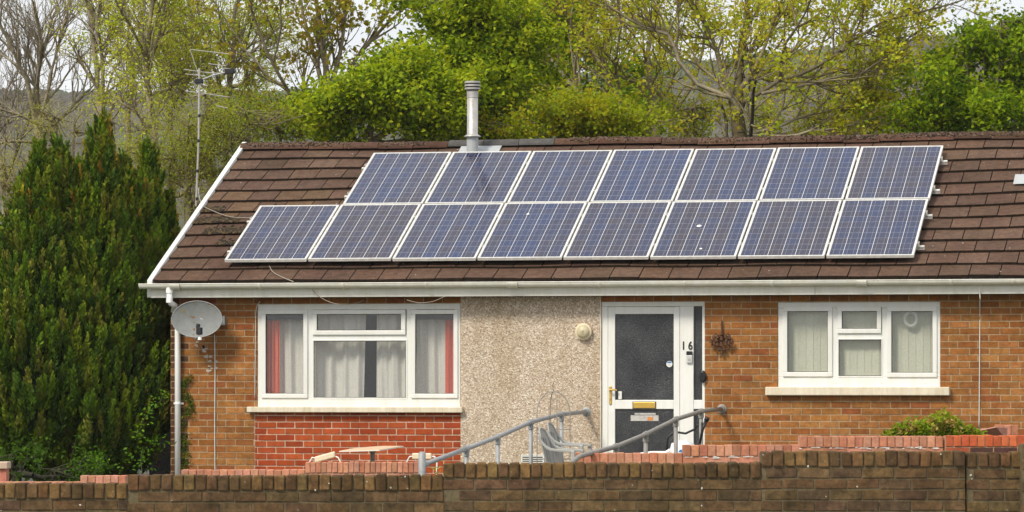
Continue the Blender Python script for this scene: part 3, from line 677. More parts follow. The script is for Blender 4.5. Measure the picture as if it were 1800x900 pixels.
# flue
fb = on_wall(828, 262, 3.1); fx, fy = fb.x, 3.18
zb_ = ZP + 3.3 * sT - .2
def fz(py): return on_wall(828, py, fy).z
mb = MB(); mb.lathe([(.068, fz(285)), (.068, fz(150)), (.064, fz(150))], (fx, fy, 0), n=28); flue = mb.build('flue', M['steel'], house, smooth=False)
for p in flue.data.polygons: p.use_smooth = True
mb = MB(); mb.lathe([(.066, fz(236)), (.108, fz(240)), (.108, fz(240) - .004), (.07, fz(239)),], (fx, fy, 0), n=28); mb.build('storm_collar', M['steel'], flue, smooth=True)
mb = MB(); mb.lathe([(.072, fz(285)), (.072, fz(240))], (fx, fy, 0), n=28); mb.build('flue_base', M['lead'], flue, smooth=True)
mb = MB()
for py in (157, 151.5, 146): mb.lathe([(0, fz(py) - .006), (.096, fz(py) - .006), (.098, fz(py)), (.098, fz(py) + .016), (.09, fz(py) + .02), (0, fz(py) + .02)], (fx, fy, 0), n=28)
mb.build('flue_cowl', M['steel'], flue, smooth=False)
mb = MB(); mb.lathe([(.083, fz(158)), (.083, fz(145))], (fx, fy, 0), n=28); mb.build('cowl_mesh', M['dark'], flue)
mb = MB(); mb.lathe([(.0705, fz(172)), (.0705, fz(161))], (fx, fy, 0), n=28); mb.build('flue_band', M['steel'], flue)
mb = MB(); n0 = len(mb.v); A = [RP(fx - .2, 3.45, .035), RP(fx + .32, 3.45, .035), RP(fx + .32, 3.75, .04), RP(fx - .2, 3.75, .04)]; mb.face(A); mb.build('flashing', M['lead'], house)
mb = MB()
for (a, b, s_) in ((on_wall(1790, 325, 2.2).x, on_wall(1790, 325, 2.2).x + .33, 2.42),):
    mb.face([RP(a - .05, s_ - .16, .045), RP(b + .1, s_ - .16, .045), RP(b + .1, s_ + .15, .04), RP(a - .05, s_ + .15, .04)])
    mb.face([RP(a + .16, s_ - .5, .045), RP(b + .3, s_ - .5, .045), RP(b + .3, s_ - .20, .04), RP(a + .16, s_ - .2, .04)])
mb.build('lead_patch', M['lead'], house)
# moss on the roof
mv, mf, mc = [], [], []
def blob(p, r, col, fl=.6):
    n0 = len(mv); k = 5
    ang0 = rnd.uniform(0, 6)
    for (rr, h) in ((1, 0), (.75, .6)):
        for i in range(k): a = ang0 + 6.283 * i / k; q = rr * r * rnd.uniform(.75, 1.2); mv.append((p[0] + q * math.cos(a), p[1] + q * math.sin(a) * cT, p[2] + q * math.sin(a) * sT + h * r * fl))
    mv.append((p[0], p[1], p[2] + r * fl))
    for i in range(k): j = (i + 1) % k; mf.append((n0 + i, n0 + j, n0 + k + j, n0 + k + i)); mf.append((n0 + k + i, n0 + k + j, n0 + 2 * k)); mc.append(col); mc.append(col)
MC = ((.022, .014, .009), (.018, .013, .010), (.06, .038, .014), (.025, .02, .010), (.10, .068, .03))
for i in range(6500):
    x = rnd.uniform(RX0, RX1)
    if sx0_ - .2 < x < sx1_ + .2: continue
    a = rnd.uniform(.35, 2.4); blob((x, ry - 1.15 * .118 * math.cos(a) * 1.0, rz - .02 + sag(x, 3.9) + .72 * .118 * math.sin(a)), rnd.uniform(.006, .018), rnd.choice(MC + ((.12, .075, .05), (.15, .10, .08), (.10, .06, .05))), .9)
for i in range(4200):
    q = rnd.random()
    if q < .72:
        kk = rnd.choice((3, 4, 4, 5, 5, 6)); x = RX0 + abs(rnd.gauss(.35, .38)); s_ = S0 + kk * GA + abs(rnd.gauss(.02, .09))
        if noise_gate := (math.sin(x * 7 + kk) + math.sin(x * 3.3 + kk * 2)) < -.2: continue
    elif q < .85: x = rnd.uniform(RX0, 1.2); kk = rnd.randint(1, 11); s_ = S0 + kk * GA + rnd.uniform(0, .02)
    else: x = rnd.uniform(RX0, RX1); kk = rnd.randint(0, 11); s_ = S0 + kk * GA + rnd.uniform(0, .015)
    if s_ > 3.8: continue
    u = (s_ - (S0 + kk * GA)) / .41; blob(RP(x, s_, .034 * (1 - u) - .002), rnd.uniform(.010, .032) if q < .72 else rnd.uniform(.004, .011), rnd.choice(MC), .45)
for i in range(160):
    x = rnd.uniform(RX0, RX1); kk = rnd.randint(0, 11); s_ = S0 + kk * GA + rnd.uniform(.03, .3); u = (s_ - (S0 + kk * GA)) / .41
    if s_ < 3.8: blob(RP(x, s_, .034 * (1 - u)), rnd.uniform(.004, .010), (.6, .58, .52), .15)
mo = MB(); mo.v, mo.f, mo.c = mv, mf, mc; mo.build('roof_moss', M['moss'], house, kind='stuff')

# ------------------------------------------------------------------ solar panels
PG = .022; P1 = PW + PG
def make_panel():
    root = empty('solar_panel', (0, 0, 0), 'x', 'solar panel', 'solar panels on the front roof slope')
    root.rotation_euler = (TH, 0, 0)
    f_ = MB(); t = .022
    f_.box(0, PW, 0, t, -.036, 0); f_.box(0, PW, PL - t, PL, -.036, 0); f_.box(0, t, t, PL - t, -.036, 0); f_.box(PW - t, PW, t, PL - t, -.036, 0)
    f_.build('panel_frame', M['panel_frame'], root, local=True, bevel=.002)
    g_ = MB(); g_.box(t - .001, PW - t + .001, t - .001, PL - t + .001, -.012, -.004); g_.build('cell_sheet', M['cells'], root, local=True)
    return root
M['panel_frame'] = plain('panel_frame', (.72, .71, .67), .4, .22, 14, 0, .2)
p0 = make_panel(); first = True
lab_b = ['leftmost panel of the lower row', 'second panel from the left in the lower row', 'third panel from the left in the lower row', 'fourth in the lower row, one white splash near its top', 'fifth panel from the left in the lower row', 'sixth in the lower row, with two white bird droppings', 'second panel from the right in the lower row', 'rightmost and bluest panel of the lower row']
lab_t = ['leftmost panel of the upper row', 'panel of the upper row just below the steel flue', 'third panel from the left in the upper row', 'fourth panel from the left, middle of the upper row', 'fifth panel from the left in the upper row', 'second panel from the right in the upper row', 'rightmost panel of the upper row']
for row, n_, x0_, labs in ((0, 8, 0, lab_b), (1, 7, P1 + .014, lab_t)):
    for i in range(n_):
        o = p0 if first else copy_tree(p0); first = False
        s_ = row * (PL + PG); o.location = (x0_ + i * P1, s_ * cT + rnd.uniform(-.003, .003), ZP + s_ * sT + rnd.uniform(-.003, .003)); o['label'] = 'dark blue solar panel, ' + labs[i]
# droppings
def panel_pt(px, py, up=.0):
    a = (px - 900) / FPX; d = FW + RT * a + Vector((0, 0, (HOR - py) / FPX)); t = math.tan(TH)
    k = (t * CAM.y + ZP + up - CAM.z) / (d.z - t * d.y); return CAM + d * k
for px, py, r_, lb in ((1229, 397, .028, 'larger white bird dropping on the sixth lower panel'), (1232, 437, .017, 'smaller white bird dropping low on the sixth lower panel'), (928, 376, .018, 'white bird dropping near the top of the fourth lower panel')):
    p = panel_pt(px, py, .001); mb = MB(); ring_ = [(p.x + r_ * rnd.uniform(.6, 1.3) * math.cos(a_), p.y + r_ * 1.3 * math.sin(a_) * cT, p.z + r_ * 1.3 * math.sin(a_) * sT) for a_ in [i * .63 for i in range(10)]]
    top = (p.x, p.y - .002, p.z + .004)
    for i in range(10): mb.face([ring_[i], ring_[(i + 1) % 10], top])
    mb.build('bird_dropping', M['upvc'], label=lb, cat='bird dropping', group='bird droppings on the panels')
# mounting rails
for row, n_, x0_ in ((0, 8, 0), (1, 7, P1 + .014)):
    for q, nm in ((.36, 'lower'), (1.27, 'upper')):
        s_ = row * (PL + PG) + q; xa, xb = x0_ - .07, x0_ + n_ * P1 + .06
        r = empty('mounting_rail', (xa, s_ * cT, ZP + s_ * sT - .08), '%s aluminium rail under the %s row of solar panels' % (nm, ('lower', 'upper')[row]), 'mounting rail', 'rails under the solar panels')
        def RB(mb, a, b, s0_, s1_, n0_, n1_):
            n0 = len(mb.v)
            for x_, ss, nn in ((a, s0_, n0_), (b, s0_, n0_), (b, s1_, n0_), (a, s1_, n0_), (a, s0_, n1_), (b, s0_, n1_), (b, s1_, n1_), (a, s1_, n1_)): mb.v.append((x_, ss * cT - nn * sT, ZP + ss * sT + nn * cT))
            for f4 in ((0, 1, 5, 4), (1, 2, 6, 5), (2, 3, 7, 6), (3, 0, 4, 7), (4, 5, 6, 7), (3, 2, 1, 0)): mb.f.append(tuple(n0 + i for i in f4)); mb.c.append((1, 1, 1))
        mb = MB(); RB(mb, xa, xb, s_ - .02, s_ + .02, -.06, -.046); RB(mb, xa, xb, s_ - .02, s_ + .02, -.088, -.075); RB(mb, xa, xb, s_ - .008, s_ + .008, -.075, -.06); mb.build('rail', M['panel_frame'], r)
        for i in range(n_ + 1):
            xc = x0_ + i * P1 - PG / 2 + (0 if 0 < i < n_ else (-.004 if i == 0 else .006))
            mb = MB(); RB(mb, xc - .009, xc + .009, s_ - .025, s_ + .025, -.045, .003); mb.build('clamp', M['panel_frame'], r)
            mb = MB(); RB(mb, xc - .006, xc + .006, s_ - .008, s_ + .008, .003, .008); mb.build('bolt', M['dark'], r)

# ------------------------------------------------------------------ things on the facade
# satellite dish
dc = on_wall(346, 561, WY - .30); dsh = empty('satellite_dish', (dc.x, WY, dc.z), 'grey rust-stained satellite dish fixed by the house corner', 'satellite dish')
nrm = Vector((.10, -1, .10)).normalized(); ux_ = nrm.cross(Vector((0, 0, 1))).normalized(); uz_ = ux_.cross(nrm) * 1
if uz_.z < 0: uz_ = -uz_
mb = MB(); nr, na = 10, 48
def dp_(r_, a_, back=0):
    v = dc + ux_ * (.296 * r_ * math.cos(a_)) + uz_ * (.212 * r_ * math.sin(a_)) - nrm * (.055 * (1 - r_ * r_) + back); return tuple(v)
for back in (0, .004):
    for i in range(nr):
        for k in range(na):
            a0, a1 = 6.28319 * k / na, 6.28319 * (k + 1) / na; q = [dp_(i / nr, a0, back), dp_((i + 1) / nr, a0, back), dp_((i + 1) / nr, a1, back), dp_(i / nr, a1, back)]
            mb.face(q if back else q[::-1])
mb.build('reflector', M['dish'], dsh, smooth=True)
mb = MB(); mb.tube([dp_(1, 6.28319 * k / na) for k in range(na + 1)], .005, 6, cap=False); mb.build('rim', M['galv'], dsh, smooth=True)
M['rust'] = plain('rust', (.24, .12, .05), .9, .4, 40); M['algae'] = plain('ochre_stain', (.30, .25, .12), .9, .3, 30)
for (px, py, s_, mt_) in ((338, 557, .017, 'rust'), (334, 555, .008, 'rust'), (339.5, 566, .007, 'rust'), (340, 579, .014, 'rust'), (340, 588, .008, 'rust'), (322, 546, .018, 'algae'), (326, 552, .012, 'algae'), (317, 545, .010, 'algae'), (366, 534, .014, 'rust'), (373, 537, .010, 'rust'), (342, 533, .012, 'algae')):
    u_, v_ = (px - 346) / 44, (561 - py) / 32; mb = MB(); q_ = []
    for k in range(9):
        a_ = k * .698; uu_, vv_ = u_ + s_ / .296 * math.cos(a_) * rnd.uniform(.5, 1.4), v_ + s_ / .212 * math.sin(a_) * rnd.uniform(.5, 1.4); rr_ = min(.97, math.hypot(uu_, vv_)); q_.append(dp_(rr_, math.atan2(vv_, uu_) if ux_.x > 0 else math.atan2(vv_, -uu_), -.002))
    cen = tuple(sum(c_[i] for c_ in q_) / 9 for i in range(3))
    for k in range(9): mb.face([q_[k], q_[(k + 1) % 9], cen])
    mb.build('rust_patch' if mt_ == 'rust' else 'algae_patch', M[mt_], dsh)
lp = on_wall(350, 583, WY - .58)
mb = MB(); bt = dc - uz_ * .20 + nrm * .0; mb.tube([bt + Vector((0, .1, -.02)), bt + Vector((0, -.05, -.03)), lp + Vector((0, .03, -.05))], .011, 8); mb.build('feed_arm', M['galv'], dsh)
mb = MB(); mb.box(lp.x - .03, lp.x + .03, lp.y - .03, lp.y + .05, lp.z - .035, lp.z + .05); mb.lathe([(.0, -.02), (.022, -.02), (.026, .03), (0, .03)], (lp.x - .015, lp.y, lp.z + .06), (.2, .3, 1), 14); mb.build('receiver', M['dark'], dsh, bevel=.01)
mb = MB(); mb.lathe([(.02, 0), (.024, .06), (0, .065)], (lp.x, lp.y + .02, lp.z - .035), (.05, 0, -1), 14); mb.build('connector_boot', M['pipe'], dsh)
mb = MB(); bx_ = on_wall(392, 563, WY); mb.box(bx_.x - .05, bx_.x + .035, WY - .045, WY, bx_.z - .06, bx_.z + .05); mb.tube([(bx_.x - .02, WY - .03, bx_.z), (bx_.x - .12, WY - .22, bx_.z), (dc.x + .02, dc.y + .07, dc.z)], .018, 10); mb.build('wall_bracket', M['galv'], dsh, bevel=.004)
# cables
def cable(pts, r, mat, label, sm=True):
    P_ = [Vector(p) for p in pts]; out = []
    for i in range(len(P_) - 1):
        p_1 = P_[max(i - 1, 0)]; p2, p3 = P_[i], P_[i + 1]; p4 = P_[min(i + 2, len(P_) - 1)]
        for k in range(6):
            t = k / 6; out.append(.5 * ((2 * p2) + (p3 - p_1) * t + (2 * p_1 - 5 * p2 + 4 * p3 - p4) * t * t + (3 * p2 - p_1 - 3 * p3 + p4) * t ** 3))
    out.append(P_[-1]); mb = MB(); mb.tube(out, r, 6); return mb.build('cable', mat, smooth=True, label=label, cat='cable')
def wp(px, py, y): return on_wall(px, py, y)
cable([wp(377, 588, WY - .012), wp(378, 650, WY - .012), wp(377.5, 740, WY - .012), wp(378, 840, WY - .012)], .006, M['cable'], 'white cable running straight down the wall below the satellite dish')
cable([wp(1722, 497, FY - .07), wp(1722.5, 516, FY - .012), wp(1723, 527, FY + .01), wp(1722.5, 531, WY - .012), wp(1722, 640, WY - .012), wp(1721, 752, WY - .012)], .006, M['cable'], 'white cable running down the wall right of the smaller window')
cable([wp(549, 508, FY - .02), wp(556, 517, FY - .02), wp(575, 529, FY - .03), wp(598, 535, FY - .02), wp(625, 533, WY - .06), wp(640, 527, WY - .02)], .004, M['cable_thin'], 'thin cable sagging from the gutter over the wide window')
cable([wp(715, 527, FY + .01), wp(735, 532, FY - .01), wp(760, 530, FY - .01), wp(782, 521, FY)], .0035, M['cable_thin'], 'thin slack cable hanging below the fascia at the right end of the wide window')
def rp_(px, py): p = panel_pt(px, py, -.10); return p
cable([rp_(473, 466), rp_(480, 478), rp_(498, 488), rp_(516, 495)], .0045, M['cable_thin'], 'thin cable curving down the tiles from beneath the lower solar panels')
cable([rp_(352, 360), rp_(375, 371), rp_(405, 381), rp_(441, 383)], .0045, M['cable_thin'], 'pale cable crossing the mossy tiles to the solar panels')
cable([wp(457, 530, WY - .01), wp(450, 545, WY - .01), wp(449, 600, WY - .01), wp(448, 700, WY - .01)], .004, M['cable'], 'thin cable down the left edge of the wide window frame')
rq = random.Random(4)
for (px, py, n_) in ((352, 606, 9), (374, 640, 8), (363, 622, 9)):
    mb = MB()
    for i in range(n_):
        p = on_wall(px + rq.uniform(-9, 9), py + rq.uniform(-13, 13), WY - .0045 - .0001 * i); s_ = rq.uniform(.008, .022)
        mb.face([(p.x + s_ * 1.3 * rq.uniform(.5, 1.2) * math.cos(a_), p.y, p.z + s_ * rq.uniform(.5, 1.2) * math.sin(a_)) for a_ in [k * .785 for k in range(8)]], (.50, .42, .36))
    mb.build('paint_residue', M['moss'], house, kind='stuff')
# wall light
lc = on_wall(1027, 583, WY); wl = empty('wall_light', (lc.x, WY, lc.z), 'round cream bulkhead light on the pebbledash by the door', 'wall light')
mb = MB(); mb.lathe([(0, 0), (.092, 0), (.098, .02), (.095, .05), (.078, .058), (.0, .058)], (lc.x, WY - .012, lc.z), (0, -1, 0), 30); mb.build('lamp_body', M['cream'], wl, smooth=False)
mb = MB(); mb.lathe([(.077, .0), (.07, .018), (.045, .034), (0, .042)], (lc.x, WY - .07, lc.z), (0, -1, 0), 30); mb.build('lamp_glass', M['lamp_glass'], wl, smooth=True)
mb = MB(); mb.tube([(lc.x - .078, WY - .07, lc.z + .01), (lc.x, WY - .12, lc.z + .012), (lc.x + .078, WY - .07, lc.z + .01)], .005, 6); mb.tube([(lc.x - .01, WY - .07, lc.z + .08), (lc.x, WY - .12, lc.z), (lc.x + .01, WY - .07, lc.z - .08)], .005, 6); mb.build('lamp_guard', M['cream'], wl)
# air vent
v0 = W(917, 811); v1 = W(957, 799); mb = MB(); ring(mb, v0[0], v1[0], v0[1] - .05, v1[1], WY - .03, WY - .01, .014)
vent = mb.build('air_vent', M['upvc'], house)
mb = MB()
for i in range(5): z_ = v0[1] - .035 + i * .022; mb.box(v0[0] + .014, v1[0] - .014, WY - .026, WY - .013, z_, z_ + .009)
mb.build('louvre', M['upvc'], vent)
mb = MB(); mb.box(v0[0] + .012, v1[0] - .012, WY - .0135, WY - .0125, v0[1] - .04, v1[1] - .01); mb.build('vent_void', M['dark'], vent)
# iron ornament
oc = on_wall(1269, 600, WY - .03); orn = empty('wall_ornament', (oc.x, WY, oc.z), 'rusty iron wind chime with dangling leaves on the brick beside the door', 'wind chime')
mb = MB()
zt_ = on_wall(1269, 563, WY).z
mb.tube([(oc.x, WY - .005, zt_), (oc.x, WY - .03, zt_ + .005), (oc.x, WY - .03, zt_ - .02)], .004, 6)
for k in range(6): mb.tube([(oc.x + .006 * math.cos(a_), WY - .03, zt_ - .03 - k * .022 + .012 * math.sin(a_)) for a_ in [i * .785 for i in range(9)]], .0055, 5, cap=False)
mb.build('chain', M['iron'], orn)
mb = MB(); mb.tube([(oc.x - .11, WY - .03, oc.z - .0), (oc.x - .07, WY - .035, oc.z + .05), (oc.x, WY - .03, oc.z + .075), (oc.x + .07, WY - .035, oc.z + .05), (oc.x + .11, WY - .03, oc.z)], .006, 6)
for k in range(-3, 4): mb.tube([(oc.x, WY - .03, oc.z + .07), (oc.x + k * .035, WY - .04, oc.z - .01)], .004, 5)
mb.build('hanger', M['iron'], orn)
for (dx_, dz_, s_) in [(-.12, 0, .03), (-.09, .045, .028), (-.085, -.02, .03), (-.045, .055, .03), (-.05, -.03, .034), (-.055, .012, .03), (0, .03, .034), (0, -.035, .036), (.045, .055, .03), (.05, -.028, .034), (.055, .012, .03), (.09, .045, .028), (.085, -.02, .03), (.12, 0, .03), (-.03, -.085, .026), (.03, -.085, .026), (-.085, -.07, .022), (.085, -.07, .022), (0, -.125, .028), (-.045, -.115, .02), (.045, -.115, .02), (-.11, -.04, .024), (.11, -.04, .024), (0, -.08, .026), (-.07, .08, .022), (.07, .08, .022), (0, .085, .026)]:
    mb = MB(); x_, z_ = oc.x + dx_, oc.z + dz_; y_ = WY - .04 - rnd.uniform(0, .02)
    mb.lathe([(0, .9 * s_), (s_ * .35, .8 * s_), (s_ * .55, 0), (s_ * .7, -.5 * s_), (s_ * .6, -.55 * s_), (0, -.3 * s_)], (x_, y_, z_), (0, 0, 1), 10); mb.build('bell', M['iron'], orn, smooth=False)

# ------------------------------------------------------------------ tv aerial behind the verge
ad_ = 47.5
def A(px, py): return at_depth(px, py, ad_)
M['aerial'] = plain('weathered_aerial', (.42, .40, .36), .6, .2, 20)
ae = empty('tv_aerial', A(345, 360), 'tall rooftop television aerial on a pale pole behind the white verge', 'aerial')
mb = MB(); mb.tube([A(344.5, 362), A(349, 250), A(350.5, 120)], .013, 10); mb.build('pole', M['aerial'], ae)
mb = MB()
for py in (352, 303, 250, 206): p = A(346 + (352 - py) * .03, py); mb.tube([p, p + Vector((0, 0, .035))], .018, 10)
mb.build('pole_clamp', M['black'], ae)
mb = MB(); mb.tube([A(345, 144), A(376, 132), A(412, 124)], .011, 6); mb.build('boom', M['galv'], ae)
mb = MB(); c_ = A(350, 143); mb.box(c_.x - .05, c_.x + .05, c_.y - .03, c_.y + .03, c_.z - .025, c_.z + .03); mb.build('dipole_box', M['dark'], ae, bevel=.008); mb = MB(); c_ = A(404, 125); mb.box(c_.x - .06, c_.x + .06, c_.y - .03, c_.y + .03, c_.z - .03, c_.z + .03); mb.build('dipole_box', M['dark'], ae, bevel=.008)
mb = MB()
for a_, b_ in (((334, 87), (402, 95)), ((366, 112), (398, 116)), ((323, 122), (372, 129)), ((325, 130), (362, 134)), ((360, 127), (386, 129)), ((326, 160), (404, 171)), ((392, 120), (416, 122)), ((333, 145), (365, 151)), ((380, 186), (400, 190))):
    mb.tube([A(*a_), A(*b_)], .006, 5)
mb.tube([A(334, 87), A(352, 140), A(345, 165)], .005, 5)
mb.build('rods', M['aerial'], ae)
cable([A(344, 350), A(348, 330), A(350, 345) , A(354, 358)], .004, M['cable'], 'short cable looping from the foot of the aerial pole to the roof edge')

# ------------------------------------------------------------------ ramp and its handrails
RX = on_wall(1031, 724, WY).x; RX2 = on_wall(1269, 719, WY).x
def rail(X, posts, flange, label, mat, endpost=None, extra=None):
    root = empty('handrail', (X, WY - 1.5, -.3), label, 'handrail', 'handrails of the ramp')
    pts = []; info = []
    for (px, py) in posts:
        y = depth_for(px, X); d = Vector((X, y, 0)) - CAM; D = d.dot(FW); z = CAM.z + (HOR - py) / FPX * D; info.append((y, z)); pts.append(Vector((X, y, z)))
    fz_ = on_wall(flange[0], flange[1], WY).z
    path = [Vector((X, WY - .01, fz_))] + [Vector((X, y, z)) for y, z in info]
    if extra:
        path += extra(path)
    mb = MB(); mb.tube(path, .0235, 14); mb.build('top_rail', mat, root, smooth=True)
    for i, (y, z) in enumerate(info):
        mb = MB(); mb.tube([(X, y, z), (X, y, -.36)], .0225, 14); mb.build('post', mat, root, smooth=True)
        dv = (path[min(i + 2, len(path) - 1)] - path[i]).normalized()
        mb = MB(); q = Vector((X, y, z)); mb.tube([q - dv * .055, q + dv * .055], .0315, 14); mb.tube([q, q - Vector((0, 0, .075))], .0305, 14); mb.build('pipe_joint', mat, root, smooth=False)
    mb = MB(); mb.lathe([(.0, 0), (.056, 0), (.056, .012), (.036, .025), (.033, .06), (.0, .06)], (X, WY - .001, fz_), (0, -1, 0), 22); mb.build('wall_flange', mat, root)
    if endpost:
        px, py, py2 = endpost; y = depth_for(px, X); D = (Vector((X, y, 0)) - CAM).dot(FW); zt_ = CAM.z + (HOR - py) / FPX * D; zr = CAM.z + (HOR - py2) / FPX * D
        mb = MB(); mb.tube([(X, y, -.4), (X, y, zt_ - .015), (X, y, zt_)], [.035, .035, .02], 16); mb.build('end_post', mat, root, smooth=True)
        mb = MB(); mb.tube([path[-1], (X, y, zr)], .0235, 14); mb.build('top_rail', mat, root, smooth=True)
        mb = MB(); dv = (Vector((X, y, zr)) - path[-1]).normalized(); q = Vector((X, y, zr)); mb.tube([q - dv * .17, q], .031, 14); mb.build('pipe_joint', mat, root)
    return root
rail(RX, [(987, 728), (933, 742), (875, 768), (820, 788.5)], (1031, 724), 'grey galvanised handrail left of the ramp, ending at a fat post', M['galv'], endpost=(742, 794, 818))
rail(RX2, [(1232.5, 723), (1188, 737), (1135, 763.5), (1083, 785)], (1268, 719), 'grey galvanised handrail right of the front door, rising to the brick wall', M['galv2'], extra=lambda p: [p[-1] + (p[-1] - p[-2]) * 1.1 + Vector((0, 0, .05)), p[-1] + (p[-1] - p[-2]) * 1.6 + Vector((0, 0, .0))])
mb = MB(); yl = depth_for(1083, RX2)
mb.v += [(RX + .06, WY, .0), (RX2 - .06, WY, .0), (RX2 - .06, -1.6, -.01), (RX + .06, -1.6, -.01), (RX2 - .06, -7.0, -.36), (RX + .06, -7.0, -.36),
         (RX + .06, WY, -.4), (RX2 - .06, WY, -.4), (RX2 - .06, -1.6, -.4), (RX + .06, -1.6, -.4), (RX2 - .06, -7.0, -.45), (RX + .06, -7.0, -.45)]
mb.f += [(0, 3, 2, 1), (3, 5, 4, 2), (0, 6, 9, 3), (3, 9, 11, 5), (1, 2, 8, 7), (2, 4, 10, 8), (5, 11, 10, 4)]; mb.c += [(1, 1, 1)] * 7
mb.build('ramp', M['concrete'], label='concrete access ramp rising between the two handrails to the front door', cat='ramp')

# ------------------------------------------------------------------ plastic chairs, table, stools, cloche, walker
def stretch(mb, pts, w_, t, col=(1, 1, 1)):
    """band of width w_ (along y) following pts in xz plane"""
    for i in range(len(pts) - 1):
        a, b = Vector(pts[i]), Vector(pts[i + 1]); d = (b - a).normalized(); nn = Vector((-d.z, 0, d.x)) * t / 2; wv = Vector((0, w_ / 2, 0)); n0 = len(mb.v)
        e1 = d * (t * .15)
        for p in (a - e1, b + e1):
            mb.v += [tuple(p - nn - wv), tuple(p + nn - wv), tuple(p + nn + wv), tuple(p - nn + wv)]
        for q in ((0, 1, 5, 4), (1, 2, 6, 5), (2, 3, 7, 6), (3, 0, 4, 7), (0, 3, 2, 1), (4, 5, 6, 7)): mb.f.append(tuple(n0 + k for k in q)); mb.c.append(col)
def chair():
    """garden chair facing +x, foot at the origin"""
    r = empty('garden_chair', (0, 0, 0), 'x', 'chair', 'grey plastic garden chairs')
    mb = MB(); mb.box(-.20, .24, -.22, .22, .40, .425); mb.build('seat', M['plastic_grey'], r, bevel=.01, local=True)
    mb = MB()   # back shell: curved plate with three slots, thick rolled rim
    def bk(u, v, o=0):      # u -1..1 across, v 0..1 up
        hw = .215 + .025 * math.sin(v * 3.1) - .05 * max(0, v - .75) * 4 * abs(u)
        top = .43 + .44 * v - .045 * v * abs(u) ** 2.5
        return (-.205 - .14 * v ** 1.2 + .035 * abs(u) ** 2 - o, u * hw, top)
    nu_, nv_ = 22, 14
    for o_, flip in ((0, 0), (.012, 1)):
        for i in range(nu_):
            for k in range(nv_):
                ua, ub = -1 + 2 * i / nu_, -1 + 2 * (i + 1) / nu_
                if i in (6, 10, 11, 15) and 3 <= k <= 10: continue
                q = [bk(ua, k / nv_, o_), bk(ub, k / nv_, o_), bk(ub, (k + 1) / nv_, o_), bk(ua, (k + 1) / nv_, o_)]
                mb.face(q if not flip else q[::-1])
    rim = [bk(-1, k / 8) for k in range(9)] + [bk(-1 + 2 * k / 10, 1) for k in range(1, 10)] + [bk(1, 1 - k / 8) for k in range(9)]
    mb.tube(rim, .013, 6)
    mb.build('backrest', M['plastic_grey'], r, smooth=True, local=True)
    for sy in (-1, 1):
        mb = MB(); y = sy * .265
        n0 = len(mb.v); P_ = [(-.30, .78), (-.25, .725), (-.19, .68), (-.12, .655), (.0, .645), (.16, .64), (.245, .632)]
        stretch(mb, [(a, y - sy * .02, b) for a, b in P_], .06, .028); mb.build('armrest', M['plastic_grey'], r, bevel=.006, local=True)
        mb = MB(); stretch(mb, [(.225, y, .635), (.235, y, .42), (.275, y, .0)], .05, .05); mb.build('leg', M['plastic_grey'], r, bevel=.006, local=True)
        mb = MB(); stretch(mb, [(-.20, y * .9, .44), (-.23, y, .0)], .05, .05); mb.build('leg', M['plastic_grey'], r, bevel=.006, local=True)
    return r
c1 = chair(); pz = -.27
p = at_depth(990, HOR, 40.6); c1.location = (p.x, p.y, pz); c1.scale = (.70, .95, 1); c1.rotation_euler = (0, 0, R(0)); c1['label'] = 'grey plastic garden armchair nearer the street, in front of the other one'
c2 = copy_tree(c1); p = at_depth(1004, HOR, 41.15); c2.location = (p.x, p.y, pz + .05); c2.rotation_euler = (0, 0, R(1)); c2['label'] = 'grey plastic garden armchair nearer the house, under the handrail end'
# table
def Gd(px, py, D): return at_depth(px, py, D)
tb = Gd(655, 792, 40.2); tb_ = empty('patio_table', (tb.x, tb.y, -.33), 'small pedestal table with pale wooden top in front of the red brick', 'table')
mb = MB(); ztop_ = CAM.z + (HOR - 790) / FPX * 40.2
P_ = [(tb.x + .335 * math.cos(R(a_)) , tb.y + .50 * math.sin(R(a_))) for a_ in (-112, -55, 0, 62, 128, 180)]
P_ = [(tb.x - .27, tb.y - .33), (tb.x + .17, tb.y - .38), (tb.x + .265, tb.y + .26), (tb.x + .0, tb.y + .40), (tb.x - .23, tb.y + .20)]
n0 = len(mb.v); mb.v += [(a, b, ztop_ + (.035 * (a - tb.x) + .042 * (b - tb.y))) for a, b in P_] + [(a, b, ztop_ + .014 + (.035 * (a - tb.x) + .042 * (b - tb.y))) for a, b in P_]; k = len(P_)
mb.f.append(tuple(range(k - 1, -1, -1))); mb.f.append(tuple(range(k, 2 * k))); [mb.f.append((i, (i + 1) % k, k + (i + 1) % k, k + i)) for i in range(k)]; mb.c += [(1, 1, 1)] * (k + 2)
mb.build('table_top', M['wood'], tb_, bevel=.004)
mb = MB(); mb.v = [(a, b, c - .0) for a, b, c in mb.v]
n0 = 0; mb.v = [(tb.x + (a - tb.x) * 1.012, tb.y + (b - tb.y) * 1.012, ztop_ + .002 + .035 * (a - tb.x) + .042 * (b - tb.y)) for a, b in P_] + [(tb.x + (a - tb.x) * 1.012, tb.y + (b - tb.y) * 1.012, ztop_ + .010 + .035 * (a - tb.x) + .042 * (b - tb.y)) for a, b in P_]
for i in range(k): mb.f.append((i, (i + 1) % k, k + (i + 1) % k, k + i)); mb.c.append((1, 1, 1))
mb.build('table_edge', M['upvc'], tb_)
mb = MB(); mb.tube([(tb.x, tb.y, -.33), (tb.x, tb.y, ztop_ - .01)], .024, 14); mb.lathe([(.055, 0), (.03, -.03)], (tb.x, tb.y, ztop_ - .002), n=16); mb.build('pedestal', M['galv2'], tb_)
mb = MB(); mb.lathe([(.24, 0), (.22, .02), (.03, .04)], (tb.x, tb.y, -.33), n=24); mb.build('table_base', M['galv2'], tb_)
